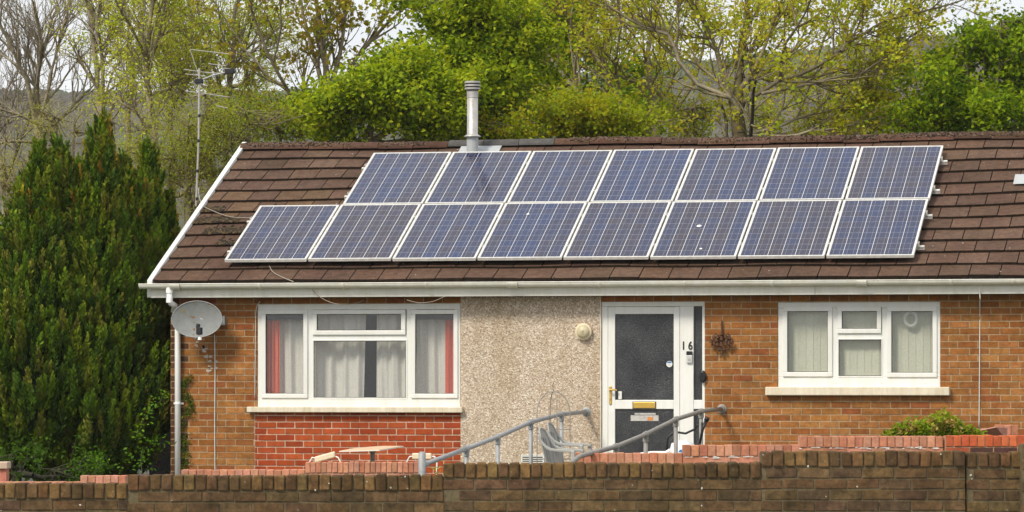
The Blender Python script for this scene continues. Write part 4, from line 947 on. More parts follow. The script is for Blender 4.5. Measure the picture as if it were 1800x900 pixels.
for cx_, cy_, D_, hw, tilt, lb in ((571, 803.5, 40.8, .112, .03, 'folding chair with cream back pad left of the patio table'), (741.5, 802, 40.6, .105, 0, 'folding chair with cream back pad behind the fat handrail post')):
    c_ = Gd(cx_, cy_, D_); fc = empty('folding_chair', (c_.x, c_.y, -.33), lb, 'chair', 'folding chairs by the patio table')
    mb = MB(); n_ = 8
    n0 = len(mb.v)
    mb.box(c_.x - hw, c_.x + hw, c_.y - .012, c_.y + .012, c_.z - .033, c_.z + .033); mb.v = [(x_, y_ - .02 * (1 - ((x_ - c_.x) / hw) ** 2), z_ + tilt * (x_ - c_.x) / hw) for x_, y_, z_ in mb.v]; mb.build('back_pad', M['cream'], fc, bevel=.012)
    for sx in (-1, 1):
        mb = MB(); x_ = c_.x + sx * hw; mb.tube([(x_ - sx * .02, c_.y + .014, c_.z + sx * tilt * .5), (x_ + sx * .03, c_.y + .014, c_.z - .005), (x_ + sx * .055, c_.y + .01, c_.z - .05), (x_ + sx * .06, c_.y - .02, c_.z - .35), (x_ + sx * .06, c_.y - .35, -.33)], .008, 8); mb.build('leg', M['upvc'], fc, smooth=True)
        mb = MB(); mb.tube([(x_ + sx * .06, c_.y + .1, -.33), (x_ + sx * .06, c_.y - .33, c_.z - .32)], .008, 8); mb.build('leg', M['upvc'], fc)
    mb = MB(); mb.box(c_.x - hw - .03, c_.x + hw + .03, c_.y - .36, c_.y - .02, c_.z - .345, c_.z - .32); mb.build('seat', M['cream'], fc, bevel=.008)
# wire plant frame
oc_ = at_depth(973, HOR, 42.0); zf = -.3; ob = empty('plant_frame', (oc_.x, oc_.y, zf), 'domed wire plant frame standing against the pebbledash wall', 'plant frame')
mb = MB(); rr = .185; zt2 = CAM.z + (HOR - 687) / FPX * 42; zs = zt2 - .24
for k in range(4):
    a_ = R(20 + 90 * k); cx_, sx_ = math.cos(a_), math.sin(a_)
    mb.tube([(oc_.x + rr * cx_, oc_.y + rr * sx_ * .7, zf), (oc_.x + rr * cx_, oc_.y + rr * sx_ * .7, zs)] + [(oc_.x + rr * cx_ * math.cos(t), oc_.y + rr * sx_ * .7 * math.cos(t), zs + .235 * math.sin(t)) for t in (.3, .6, .9, 1.2, 1.5)], .0052, 6)
mb.build('wire_arch', M['galv2'], ob)
mb = MB()
for z_ in (zs - .18, zs - .5): mb.tube([(oc_.x + rr * math.cos(a_), oc_.y + rr * .7 * math.sin(a_), z_) for a_ in [i * .393 for i in range(17)]], .0045, 5, cap=False)
mb.build('wire_hoop', M['galv2'], ob)
mb = MB(); mb.tube([(oc_.x, oc_.y, zt2 - .005), (oc_.x - .01, oc_.y, zt2 + .06), (oc_.x + .005, oc_.y, zt2 + .09)], .003, 5); mb.build('finial', M['iron'], ob)
# wheeled walker with bag by the door
wk = at_depth(1190, HOR, 41.9)
def K(px, py, D=41.9): return at_depth(px, py, D)
wo = empty('walker', (K(1205, 800).x, K(1205, 800).y, 0), 'black wheeled walker with curved arms standing by the front door', 'walker')
mb = MB(); mb.tube([K(1172, 800), K(1173, 770), K(1180, 763), K(1192, 760), K(1205, 762), K(1220, 755), K(1226, 748)], .013, 8); mb.build('arm', M['black'], wo, smooth=True)
mb = MB(); mb.tube([K(1228, 790, 41.7), K(1235, 755, 41.7), K(1241, 740, 41.7)], [.012, .016, .02], 8); mb.tube([K(1241, 740, 41.7), K(1244, 733, 41.7)], .026, 8); mb.tube([K(1226, 800, 41.6), K(1233, 762, 41.6), K(1234, 742, 41.6)], .010, 8); mb.build('handle', M['black'], wo, smooth=True)
for px in (1178, 1226):
    p = K(px, 860, 41.8); mb = MB(); mb.lathe([(.0, -.015), (.09, -.015), (.1, 0), (.09, .015), (0, .015)], (p.x, p.y, .1), (1, .1, 0), 20); mb.build('wheel', M['black'], wo)
mb = MB(); p = K(1200, 812, 41.8); mb.box(p.x - .2, p.x + .2, p.y - .15, p.y + .15, p.z - .02, p.z + .02); mb.build('seat', M['black'], wo, bevel=.01)
# white bag
bg = MB(); p = K(1200, 795, 41.7); nb = 14
for i in range(nb + 1):
    pass
bg.lathe([(.0, -.12), (.15, -.12), (.17, -.04), (.155, .04), (.11, .085), (.05, .125), (.0, .115)], (p.x, p.y, p.z), n=22)
bg.v = [(x_ + .016 * math.sin(z_ * 61 + x_ * 37), y_ + .02 * math.sin(x_ * 53), z_ + .014 * math.sin(x_ * 47 + y_ * 31)) for x_, y_, z_ in bg.v]
bo = bg.build('shopping_bag', M['white_bag'], smooth=True, label='crumpled white carrier bag resting on the walker seat', cat='bag')
mb = MB(); q = K(1198, 793, 41.52); mb.face([(q.x - .035, q.y, q.z - .012), (q.x + .03, q.y, q.z - .016), (q.x + .02, q.y, q.z + .02), (q.x - .02, q.y, q.z + .015)]); mb.build('bag_print', M['blue'], bo)
mb = MB(); a, b = K(1123, 799, 41.6), K(1170, 796, 41.6); mb.tube([a, (a + b) / 2 + Vector((0, 0, .01)), b, b + Vector((.05, 0, .03))], .018, 8); mb.build('mat_roll', M['brick_pink'], label='rolled brown mat lying in front of the door', cat='mat')

# ------------------------------------------------------------------ garden walls of pink brick
def wall_piece(px0, px1, pytop, D, label, pitch=.0765, pal=((.56, .255, .165), (.60, .295, .20), (.52, .22, .135), (.58, .28, .175)), zb=-.45, rows=3, efflor=False, group='pink brick garden walls', mat='brick_pink', lower=None, mort=(.50, .30, .22)):
    c_ = at_depth((px0 + px1) / 2, HOR, D); x0_, x1_ = (px0 - (px0 + px1) / 2) / FPX * D, (px1 - (px0 + px1) / 2) / FPX * D
    zt_ = CAM.z + (HOR - pytop) / FPX * D
    r = empty('garden_wall', (c_.x, c_.y, zb), label, 'wall', group, rz=PHI)
    zt_ -= zb
    mb = MB(); n_ = max(1, round((x1_ - x0_) / pitch)); pw = (x1_ - x0_) / n_
    for i in range(n_):
        col = vary(rnd.choice(pal), .05, .14); mb.box(x0_ + i * pw + .004, x0_ + (i + 1) * pw - .004, -.008 + rnd.uniform(-.003, .003), .215, zt_ - .102 + rnd.uniform(-.002, .002), zt_ + rnd.uniform(-.003, .003), col, .002)
    mb.build('coping', M[mat], r, bevel=.004, local=True)
    mb = MB(); bricks(mb, x0_, x1_, zt_ - .11 - .075 * rows, zt_ - .11, 0, colors=lower or pal, depth=.05, zoff=zt_ - .11 - .075 * rows); mb.build('brickwork', M[mat], r, local=True)
    mb = MB(); mb.box(x0_ + .003, x1_ - .003, .003, .21, .0, zt_ - .008, mort)
    mb.build('mortar', M['mortar'], r, local=True)
    if efflor:
        mb = MB()
        for i in range(int((x1_ - x0_) * 22)):
            x_ = rnd.uniform(x0_, x1_); z_ = zt_ - .112 + rnd.gauss(0, .004); w_ = rnd.uniform(.012, .045)
            mb.face([(x_ - w_, -.0125, z_), (x_ + w_, -.0125, z_ + rnd.uniform(-.004, .004)), (x_ + w_ * .6, -.0125, z_ + rnd.uniform(.003, .009)), (x_ - w_ * .5, -.0125, z_ + rnd.uniform(.003, .008))], (1, 1, 1))
        mb.build('lime_bloom', M['upvc'], r, local=True)
    return r
wall_piece(-60, 141, 847, 38.0, 'lowest stretch of pink brick wall below the conifer')
wall_piece(141, 222, 836.5, 37.9, 'short raised pink brick stretch below the right side of the conifer')
wall_piece(222, 318, 850, 38.2, 'sunken pink brick stretch between the conifer and the downpipe')
wall_piece(318, 536, 826, 38.1, 'low pink brick wall below the downpipe and dish cable')
wall_piece(536, 737, 812.5, 37.8, 'pink brick wall in front of the patio table', pitch=.052)
wall_piece(1011, 1200, 796.5, 36.5, 'pink brick wall in front of the right handrail, lowest of the three steps')
wall_piece(1200, 1406, 782.5, 36.45, 'pink brick wall right of the handrail, middle of the three steps', efflor=True)
wall_piece(1405, 1658, 767, 36.4, 'pink brick wall in front of the leafy shrub, highest step with white lime marks', efflor=True)
wall_piece(1662, 1900, 765.5, 36.3, 'deep orange red brick wall at the right edge with dark lower bricks', pal=((.55, .13, .055), (.50, .11, .045), (.60, .16, .07)), lower=((.08, .05, .05), (.45, .12, .06), (.10, .05, .045)), mort=(.5, .3, .2))
# sloping pink coping behind
mb = MB(); P_ = [at_depth(1688, 764, 37.4), at_depth(1752, 751, 37.4), at_depth(1771, 751, 37.6), at_depth(1771, 775, 37.6), at_depth(1688, 775, 37.4)]
n0 = 0; mb.v = [tuple(p) for p in P_] + [tuple(p + FW * .25) for p in P_]; k = 5
mb.f = [tuple(range(k))[::-1], tuple(range(k, 2 * k))] + [(i, (i + 1) % k, k + (i + 1) % k, k + i) for i in range(k)]; mb.c = [(.55, .27, .2)] * (k + 2); mb.f = [tuple(f) for f in mb.f]
mb.build('raked_wall', M['brick_pink'], label='pink brick wall with a raked top behind the right edge wall', cat='wall', bevel=.004)
wall_piece(1752, 1790, 747, 38.2, 'small pink brick pier standing near the house at the right edge')
# pier at the left edge
pr = at_depth(3, HOR, 38.6); zt_ = CAM.z + (HOR - 812) / FPX * 38.6
pier = empty('gate_pier', (pr.x, pr.y, -.4), 'brick gate pier with pale stone cap at the left edge', 'pier', rz=PHI)
mb = MB(); mb.box(-.16, .045, 0, .22, 0, zt_ + .4 - .07, (.55, .22, .16)); mb.build('pier_body', M['brick_pink'], pier, local=True)
mb = MB(); mb.box(-.18, .06, -.03, .25, zt_ + .4 - .07, zt_ + .4); mb.build('pier_cap', M['stone_cap'], pier, local=True, bevel=.008)

# ------------------------------------------------------------------ street wall of brown brick
SD = 26.9; PXM = FPX / SD
BR = ((.150, .096, .048), (.138, .086, .044), (.16, .104, .052), (.125, .080, .043), (.15, .098, .048), (.112, .074, .043))
CP = ((.180, .108, .046), (.15, .09, .040), (.195, .12, .05), (.12, .075, .037), (.20, .125, .052), (.135, .083, .040))
def street(px0, px1, pytop, label, Doff=0, split=None):
    D = SD + Doff; mid = (px0 + px1) / 2; c_ = at_depth(mid, HOR, D); x0_, x1_ = (px0 - mid) / FPX * D, (px1 - mid) / FPX * D
    zb = -.62; zt_ = CAM.z + (HOR - pytop) / FPX * D - zb
    r = empty('street_wall', (c_.x, c_.y, zb), label, 'wall', 'brown brick street wall', rz=PHI)
    mb = MB(); n_ = max(1, round((x1_ - x0_) / .0775)); pw = (x1_ - x0_) / n_
    for i in range(n_):
        col = vary(rnd.choice(CP), .07, .2); mb.box(x0_ + i * pw + .0045, x0_ + (i + 1) * pw - .0045, -.010 + rnd.uniform(-.006, .004), .215, zt_ - .104 + rnd.uniform(-.004, .003), zt_ + rnd.uniform(-.005, .004), col, .0035)
    cp = mb.build('coping', M['brick_brown'], r, bevel=.009, local=True)
    mb = MB(); rows = int((zt_ - .11) / .076); bricks(mb, x0_, x1_, zt_ - .112 - .076 * rows, zt_ - .112, 0, colors=BR, ch=.076, depth=.05, zoff=zt_ - .112 - .076 * rows, joint=.011, hs=.06, vs=.13, j=.003, xoff=rnd.random())
    mb.build('brickwork', M['brick_brown'], r, bevel=.004, local=True)
    mb = MB(); mb.box(x0_ + .001, x1_ - .001, .007, .205, 0, zt_ - .012, (.15, .125, .075)); mb.build('mortar', M['mortar_dark'], r, local=True)
    # lichen and moss specks
    mb = MB()
    for i in range(int((x1_ - x0_) * 1.5) + 2):
        x_ = rnd.uniform(x0_, x1_); z_ = zt_ - abs(rnd.gauss(0, .16)); 
        if z_ < .2: continue
        w_ = rnd.uniform(.003, .008); k = 6; yf = -.0185
        mb.face([(x_ + w_ * rnd.uniform(.6, 1.3) * math.cos(6.283 * q / k), yf, z_ + w_ * rnd.uniform(.6, 1.3) * math.sin(6.283 * q / k)) for q in range(k)], rnd.choice(((.5, .47, .38), (.38, .37, .25), (.6, .58, .52))))
    mb.build('lichen', M['moss'], r, local=True, kind='stuff')
    return r, zt_
street(-150, 224, 850, 'lowest left stretch of the brown brick street wall')
street(224, 779, 835.5, 'stretch of brown brick street wall below the red brick panel')
street(779, 1338, 813.5, 'stretch of brown brick street wall below the ramp and front door')
street(1338, 1697, 793.5, 'tallest stretch of the brown brick street wall below the smaller window')
street(1698.5, 1797, 795, 'short brown brick pier section right of the vertical joint in the street wall', .02)
street(1797, 1990, 779, 'tall dark brown brick pier cut off by the right edge', -.12)

# ------------------------------------------------------------------ neighbour bungalow on the left
nb_ = empty('neighbour_bungalow', at_depth(60, HOR, 56) * 1, 'grey pebbledash bungalow with pinkish brown roof hidden behind the conifer', 'house'); nb_.location.z = -.6
mb = MB()
def nbp(px, py, D): return at_depth(px, py, D)
A0, A1 = at_depth(-420, HOR, 54), at_depth(300, HOR, 54); Bk = FW * 7
zw = CAM.z + (HOR - 500) / FPX * 54
n0 = 0; mb.v = [(p.x, p.y, z) for z in (-.8, zw) for p in (A0, A1, A1 + Bk, A0 + Bk)]
mb.f = [(0, 1, 5, 4), (1, 2, 6, 5), (2, 3, 7, 6), (3, 0, 4, 7)]; mb.c = [(1, 1, 1)] * 4
mb.build('wall', M['greydash'], nb_)
mb = MB(); A0, A1 = at_depth(-440, HOR, 53.6), at_depth(255, HOR, 53.6); r0, r1 = at_depth(-440, HOR, 57.5), at_depth(255, HOR, 57.5); b0, b1 = at_depth(-440, HOR, 61.4), at_depth(255, HOR, 61.4)
zr = CAM.z + (HOR - 432) / FPX * 57.5; ze = zw - .02
mb.face([(A0.x, A0.y, ze), (A1.x, A1.y, ze), (r1.x, r1.y, zr), (r0.x, r0.y, zr)], (.27, .14, .11)); mb.face([(b1.x, b1.y, ze), (b0.x, b0.y, ze), (r0.x, r0.y, zr), (r1.x, r1.y, zr)], (.27, .14, .11))
mb.face([(A1.x, A1.y, ze), (b1.x, b1.y, ze), (r1.x, r1.y, zr)], (.27, .14, .11))
mb.build('roof', M['tile'], nb_)
# grey side wall glimpsed between conifer and corner
mb = MB(); a, b = at_depth(262, HOR, 47.5), at_depth(345, HOR, 47.5)
mb.v = [(p.x, p.y, z) for z in (-.4, CAM.z + (HOR - 705) / FPX * 47.5) for p in (a, b, b + FW * .2, a + FW * .2)]; mb.f = [(0, 1, 5, 4), (1, 2, 6, 5), (2, 3, 7, 6), (3, 0, 4, 7), (4, 5, 6, 7)]; mb.c = [(1, 1, 1)] * 5
mb.build('side_wall', M['greydash'], label='low grey pebbledash wall between the conifer and the house corner', cat='wall')

#TREES
# ------------------------------------------------------------------ vegetation
V3 = Vector
def rvec(r): 
    while True:
        v = V3((r.uniform(-1, 1), r.uniform(-1, 1), r.uniform(-1, 1)))
        if .05 < v.length < 1: return v.normalized()
def tubes_mesh(name, segs, mat, parent, sides=4, **kw):
    n = len(segs); P0 = np.array([s[0][:] for s in segs]); P1 = np.array([s[1][:] for s in segs]); r0 = np.array([s[2] for s in segs]); r1 = np.array([s[3] for s in segs]); C = np.array([s[4] for s in segs])
    d = P1 - P0; d /= np.linalg.norm(d, axis=1, keepdims=True) + 1e-9
    ref = np.where(np.abs(d[:, 2:3]) > .9, np.array([[1., 0, 0]]), np.array([[0, 0, 1.]]))
    N = np.cross(d, ref); N /= np.linalg.norm(N, axis=1, keepdims=True); B = np.cross(d, N)
    a = np.arange(sides) * 2 * np.pi / sides
    ring = N[:, None, :] * np.cos(a)[None, :, None] + B[:, None, :] * np.sin(a)[None, :, None]
    Va = P0[:, None, :] + ring * r0[:, None, None]; Vb = P1[:, None, :] + ring * r1[:, None, None]
    V = np.concatenate([Va, Vb], 1).reshape(-1, 3)
    k = np.arange(sides); q = np.stack([k, (k + 1) % sides, (k + 1) % sides + sides, k + sides], -1)
    F = (np.arange(n)[:, None, None] * 2 * sides + q[None]).reshape(-1, 4)
    o = np_mesh(name, V, F, np.repeat(C, sides, 0), mat, parent, **kw)
    o.data.polygons.foreach_set('use_smooth', [True] * len(F)); return o
def leaves_mesh(name, pts, per, spread, size, pal, mat, parent, rng, droop=.3, aspect=.62, up=.25, jit=.25, tw=None, **kw):
    pts = np.asarray(pts); n = len(pts) * per
    C0 = np.repeat(pts, per, 0) + rng.normal(0, spread, (n, 3))
    L = size * rng.uniform(.6, 1.25, n)
    d = rng.normal(0, 1, (n, 3)); d[:, 2] = d[:, 2] * .6 - droop * 1.6; d /= np.linalg.norm(d, axis=1, keepdims=True)
    nn = rng.normal(0, 1, (n, 3)); nn[:, 2] = np.abs(nn[:, 2]) + up * 2; s = np.cross(d, nn); s /= np.linalg.norm(s, axis=1, keepdims=True) + 1e-9
    u = np.cross(s, d)
    L = L[:, None]; wv = s * L * aspect / 2
    V = np.stack([C0 - d * L * .5, C0 - wv - d * L * .02 + u * L * .10, C0 + d * L * .5, C0 + wv + u * L * .10 + d * L * .03], 1).reshape(-1, 3)
    F = np.arange(4 * n).reshape(n, 4)
    pal = np.array(pal); base = pal[rng.integers(0, len(pal), len(pts))]; col = np.repeat(base, per, 0) * rng.uniform(1 - jit, 1 + jit, (n, 1))
    return np_mesh(name, V, F, col, mat, parent, **kw)
class Tree:
    def __init__(s, seed): s.r = random.Random(seed); s.segs = []; s.tips = []
    def limb(s, pts, r0, r1, col):
        pts = [V3(p) for p in pts]; out = []
        for i in range(len(pts) - 1):
            a, b, c, d = pts[max(i - 1, 0)], pts[i], pts[i + 1], pts[min(i + 2, len(pts) - 1)]
            m = max(2, int((c - b).length / .22))
            for k in range(m):
                t = k / m; out.append(.5 * ((2 * b) + (c - a) * t + (2 * a - 5 * b + 4 * c - d) * t * t + (3 * b - a - 3 * c + d) * t ** 3) + rvec(s.r) * .018)
        out.append(pts[-1]); n = len(out) - 1; res = []
        for i in range(n):
            ra = r0 + (r1 - r0) * i / n; rb = r0 + (r1 - r0) * (i + 1) / n; s.segs.append((out[i], out[i + 1], ra, rb, col)); res.append((out[i + 1], (out[i + 1] - out[i]).normalized(), rb))
        return res
    def grow(s, p, d, L, r, lvl, par):
        n = max(3, int(L / par['step'])); st = L / n; res = []
        for i in range(n):
            d = (d + rvec(s.r) * par['wob'] + V3((0, 0, par['up']))).normalized(); q = p + d * st
            ra = max(par['rmin'], r * (1 - .75 * i / n)); rb = max(par['rmin'], r * (1 - .75 * (i + 1) / n))
            s.segs.append((p, q, ra, rb, s.col(par, lvl))); p = q; res.append((q, d.copy(), rb))
        if lvl <= 0: s.tips += [x[0] for x in res[len(res) // 3:]]; return
        s.kids(res, L, lvl, par)
        s.tips.append(p)
    def col(s, par, lvl): return par['bark'] if lvl > 1 else par['twig']
    def kids(s, res, L, lvl, par, dens=1, scale=1):
        k = par['kids'][lvl] * L * dens; k = int(k) + (s.r.random() < k % 1)
        for _ in range(k):
            i = s.r.randrange(int(len(res) * .12), len(res)); q, dd, rr = res[i]
            side = dd.cross(rvec(s.r)).normalized(); a = par['ang'] * s.r.uniform(.7, 1.3)
            nd = (dd * math.cos(a) + side * math.sin(a)).normalized(); nd.y *= .75
            l2 = L * par['ratio'] * s.r.uniform(.6, 1.2) * (1 - .4 * i / len(res)) * scale
            l2 = min(l2, par['lmax'][lvl - 1]); s.grow(q, nd, l2, min(rr * .7, par['rk'][lvl - 1]), lvl - 1, par)
G_PALE, G_TAN, G_DK = (.34, .29, .20), (.24, .20, .125), (.12, .10, .065)
def PAR(bark=G_TAN, twig=G_DK, kids=(0, 6.5, 6.0, 5.0), step=.13, wob=.24, up=.05, rmin=.0032, ang=.7, ratio=.55, lmax=(.5, 1.1, 2.0), rk=(.0052, .010, .024)):
    return dict(bark=bark, twig=twig, kids=kids, step=step, wob=wob, up=up, rmin=rmin, ang=ang, ratio=ratio, lmax=lmax, rk=rk)
def make_tree(name, label, cat, group, D, limbs, par, seed, leaf=None, lvl=3, dens=1.0, dwob=1.2, ground=True, keep=1.0):
    """limbs: list of (polyline px, r0, r1, bark)"""
    t = Tree(seed); base = None
    for li, (pl_, r0, r1, col) in enumerate(limbs):
        zig = t.r.uniform(-dwob, dwob) if li else 0
        pts = [at_depth(px, py, D) + FW * (zig * (k / max(1, len(pl_) - 1))) for k, (px, py) in enumerate(pl_)]
        if li == 0 and ground:
            b_ = pts[0].copy(); b_.z = -1.0; base = b_; t.limb([b_, pts[0] + (b_ - pts[0]) * .3, pts[0]], r0 * 1.35, r0, col)
        res = t.limb(pts, r0, r1, col); Lr = sum((pts[i + 1] - pts[i]).length for i in range(len(pts) - 1))
        t.kids(res, Lr, lvl, par, dens * min(1, 3.5 / max(Lr, .5)), min(1.0, 1.8 / max(Lr, .5) + .35))
        # extend above the picture
        if pl_[-1][1] < 15: t.grow(res[-1][0], (res[-1][1] + V3((0, 0, .5))).normalized(), 1.6, r1, 2, par)
    root = empty(name, base or at_depth(limbs[0][0][0][0], HOR, D), label, cat, group)
    tubes_mesh('trunk_and_branches', t.segs, M['bark'], root)
    if leaf:
        tips = [p for p in t.tips if t.r.random() < keep]
        leaves_mesh('crown', tips, leaf['per'], leaf['spread'], leaf['size'], leaf['pal'], M['leaf'], root, np.random.default_rng(seed), droop=leaf.get('droop', .3), aspect=leaf.get('aspect', .62))
    print(name, len(t.segs), len(t.tips)); return root
GT = 'trees growing behind the bungalow'
BUD = dict(per=1, spread=.02, size=.035, pal=((.22, .20, .06), (.16, .13, .05)))
YG = dict(per=5, spread=.06, size=.052, pal=((.44, .48, .06), (.50, .50, .08), (.34, .38, .05), (.40, .33, .07)), droop=.4)
BRZ = dict(per=4, spread=.06, size=.095, pal=((.32, .28, .05), (.40, .33, .06), (.26, .20, .04), (.34, .23, .05), (.27, .31, .05)), droop=.5, aspect=.75)
OLV = dict(per=4, spread=.065, size=.072, pal=((.44, .42, .05), (.52, .46, .06), (.36, .34, .04), (.46, .35, .05), (.33, .40, .04)), droop=.3, aspect=.75)
bare = PAR(bark=(.34, .30, .22), twig=(.33, .28, .20), kids=(0, 7.5, 6.5, 5), wob=.26, up=.12, ang=.55)
make_tree('bare_tree', 'leafless pale grey tree at the far left behind the conifer', 'tree', GT, 64, [
    ([(68, 300), (66, 235), (64, 208)], .095, .075, G_PALE), ([(64, 210), (50, 145), (30, 95), (3, 30), (-10, -10)], .05, .02, G_PALE), ([(66, 210), (69, 130), (80, 88), (72, 40), (60, -10)], .05, .02, G_TAN),
    ([(68, 212), (90, 150), (102, 105), (120, 50), (142, -10)], .035, .014, G_PALE), ([(75, 225), (60, 215), (0, 192)], .03, .015, G_TAN), ([(70, 240), (110, 200), (150, 150), (165, 130)], .035, .012, G_TAN), ([(70, 250), (40, 250), (-20, 262)], .03, .012, G_TAN)], bare, 11, BUD, 3, 1.25, keep=.25)
make_tree('bare_tree', 'second leafless tree with dark twigs cut by the left edge', 'tree', GT, 67, [
    ([(12, 420), (5, 330), (-2, 260), (-10, 180), (-20, 60), (-15, -10)], .05, .02, G_PALE), ([(6, 330), (30, 270), (60, 190), (75, 110), (105, 20)], .035, .012, G_DK), ([(8, 360), (25, 330), (40, 300), (60, 280)], .02, .01, G_DK)], PAR(bark=(.28, .24, .17), twig=(.26, .22, .16), kids=(0, 7, 6, 4.5), up=.10), 12, BUD, 3, 1.2, keep=.2)
make_tree('slender_tree', 'slim pale twin-stemmed tree with few buds left of the birch', 'tree', GT, 62, [
    ([(181, 300), (179, 230), (172, 150), (165, 70), (152, -10)], .055, .035, G_PALE), ([(178, 215), (184, 120), (181, 60), (192, -10)], .04, .022, G_PALE), ([(178, 200), (200, 130), (225, 90), (240, 60)], .02, .008, G_TAN)], PAR(bark=(.25, .21, .15), twig=(.15, .12, .07), up=.12), 13, YG, 3, 1.0, keep=.5)
make_tree('birch_tree', 'birch with small yellow green leaves behind the conifer tips', 'tree', GT, 60, [
    ([(281, 360), (276, 300), (270, 245), (262, 175), (257, 105), (262, 40), (272, -10)], .075, .03, G_PALE), ([(257, 110), (240, 60), (222, 30), (205, -10)], .03, .015, G_TAN), ([(259, 120), (285, 70), (300, -10)], .03, .015, G_TAN), ([(267, 210), (300, 150), (330, 110), (335, 60)], .025, .01, G_TAN),
    ([(272, 250), (240, 200), (215, 180), (205, 150)], .02, .01, G_DK)], PAR(bark=(.28, .24, .16), twig=(.24, .20, .10), kids=(0, 7, 6, 4.5), up=.09, ang=.6), 14, YG, 3, 1.35)
make_tree('slender_tree', 'thin dark stem with sparse leaves just left of the aerial pole', 'tree', GT, 66, [
    ([(303, 300), (302, 200), (328, 130), (334, 60), (330, -10)], .04, .02, G_TAN), ([(302, 210), (290, 150), (300, 80), (312, -10)], .025, .012, G_TAN)], PAR(bark=(.2, .16, .11), twig=(.15, .12, .07), up=.1), 15, YG, 3, 1.1)
make_tree('birch_tree', 'pale birch with sparse yellow green leaves right behind the aerial', 'tree', GT, 61, [
    ([(396, 300), (397, 235), (402, 160), (409, 90), (413, 30), (420, -10)], .05, .025, G_PALE), ([(400, 180), (375, 120), (358, 60), (345, -10)], .03, .014, G_TAN), ([(398, 210), (430, 150), (450, 110), (470, 60)], .03, .012, G_TAN), ([(404, 140), (440, 60), (455, -10)], .025, .012, G_DK)], PAR(bark=(.28, .24, .16), twig=(.24, .20, .10), kids=(0, 7, 6, 4.5), up=.09, ang=.6), 16, YG, 3, 1.25)
make_tree('maple_tree', 'upright maple with bronze young leaves left of the lime green tree', 'tree', GT, 60, [
    ([(572, 260), (570, 180)], .10, .085, G_PALE), ([(570, 182), (573, 120), (566, 60), (556, -10)], .06, .03, G_PALE), ([(571, 180), (592, 120), (604, 60), (612, -10)], .045, .02, G_PALE), ([(572, 178), (610, 130), (650, 70), (700, 20), (735, -10)], .04, .015, G_TAN),
    ([(570, 190), (560, 120), (540, 60), (528, -10)], .045, .02, G_PALE), ([(545, 242), (524, 195), (505, 157), (486, 120), (462, 60), (440, -10)], .045, .02, G_TAN), ([(570, 185), (640, 165), (690, 130), (722, 100)], .03, .012, G_PALE), ([(508, 160), (470, 140), (440, 120)], .02, .01, G_TAN)],
    PAR(bark=(.25, .215, .15), twig=(.17, .13, .08), kids=(0, 4.5, 4.5, 3.6), up=.10, ang=.6), 17, BRZ, 3, .95)
olp = PAR(bark=(.27, .225, .13), twig=(.15, .11, .06), kids=(0, 5.5, 5, 4.2), up=.07, ang=.65)
make_tree('leaning_tree', 'thin tree with grey limbs leaning left in front of dark green crowns', 'tree', GT, 60, [
    ([(1042, 260), (1037, 190), (1000, 143), (963, 97), (920, 57), (880, 20), (850, -10)], .05, .02, G_PALE), ([(1106, 210), (1095, 190), (1068, 140), (1047, 93), (1013, 50), (980, -10)], .05, .02, G_PALE), ([(1020, 168), (1010, 120), (1000, 60), (1010, -10)], .02, .01, G_PALE), ([(1037, 190), (1060, 190), (1082, 182)], .015, .008, G_PALE),
    ([(1096, 190), (1080, 120), (1090, 50), (1080, -10)], .025, .012, G_TAN)], olp, 18, OLV, 3, 1.1)
make_tree('slender_tree', 'pale crooked stem standing between the leaning tree and the big spreading tree', 'tree', GT, 61, [
    ([(1153, 260), (1152, 185), (1146, 157), (1138, 90), (1145, 40), (1120, -10)], .06, .025, G_PALE), ([(1200, 225), (1180, 190), (1146, 157)], .03, .04, G_PALE), ([(1140, 110), (1110, 60), (1060, 10), (1030, -10)], .02, .01, G_TAN)], olp, 19, OLV, 3, 1.1)
make_tree('spreading_tree', 'big olive yellow leaved tree with limbs spreading right over the roof', 'tree', GT, 58, [
    ([(1300, 260), (1296, 205)], .125, .10, (.13, .10, .05)), ([(1296, 210), (1301, 130), (1312, 60), (1322, -10)], .085, .04, (.15, .125, .06)), ([(1295, 200), (1268, 120), (1255, 60), (1218, -10)], .060, .025, (.19, .16, .09)), ([(1301, 160), (1330, 115), (1355, 60), (1380, -10)], .045, .02, G_TAN), ([(1317, 262), (1318, 200), (1322, 150)], .035, .02, (.05, .04, .03)), ([(1272, 262), (1280, 215), (1262, 160)], .03, .015, (.10, .08, .05)),
    ([(1300, 200), (1283, 172), (1227, 147), (1193, 107), (1173, 63), (1133, 47), (1080, 20), (1050, -10)], .042, .016, G_PALE), ([(1304, 235), (1383, 240), (1427, 227), (1477, 223), (1557, 200)], .028, .012, G_PALE), ([(1303, 240), (1350, 225), (1403, 207), (1470, 187), (1537, 167), (1600, 150)], .028, .012, G_PALE),
    ([(1303, 180), (1370, 143), (1433, 117), (1493, 75), (1557, 35), (1637, 13), (1700, -5)], .036, .010, G_TAN), ([(1340, 165), (1433, 143), (1510, 127), (1570, 118)], .03, .010, G_PALE), ([(1480, 90), (1488, 72), (1493, 33), (1520, -10)], .035, .015, G_PALE), ([(1370, 143), (1380, 80), (1410, 30), (1420, -10)], .03, .012, G_DK),
    ([(1300, 215), (1318, 150), (1322, 120)], .03, .015, (.05, .04, .03)), ([(1500, 140), (1560, 95), (1620, 50), (1680, 30)], .02, .008, G_TAN)], olp, 20, dict(OLV, per=5), 3, 1.35)

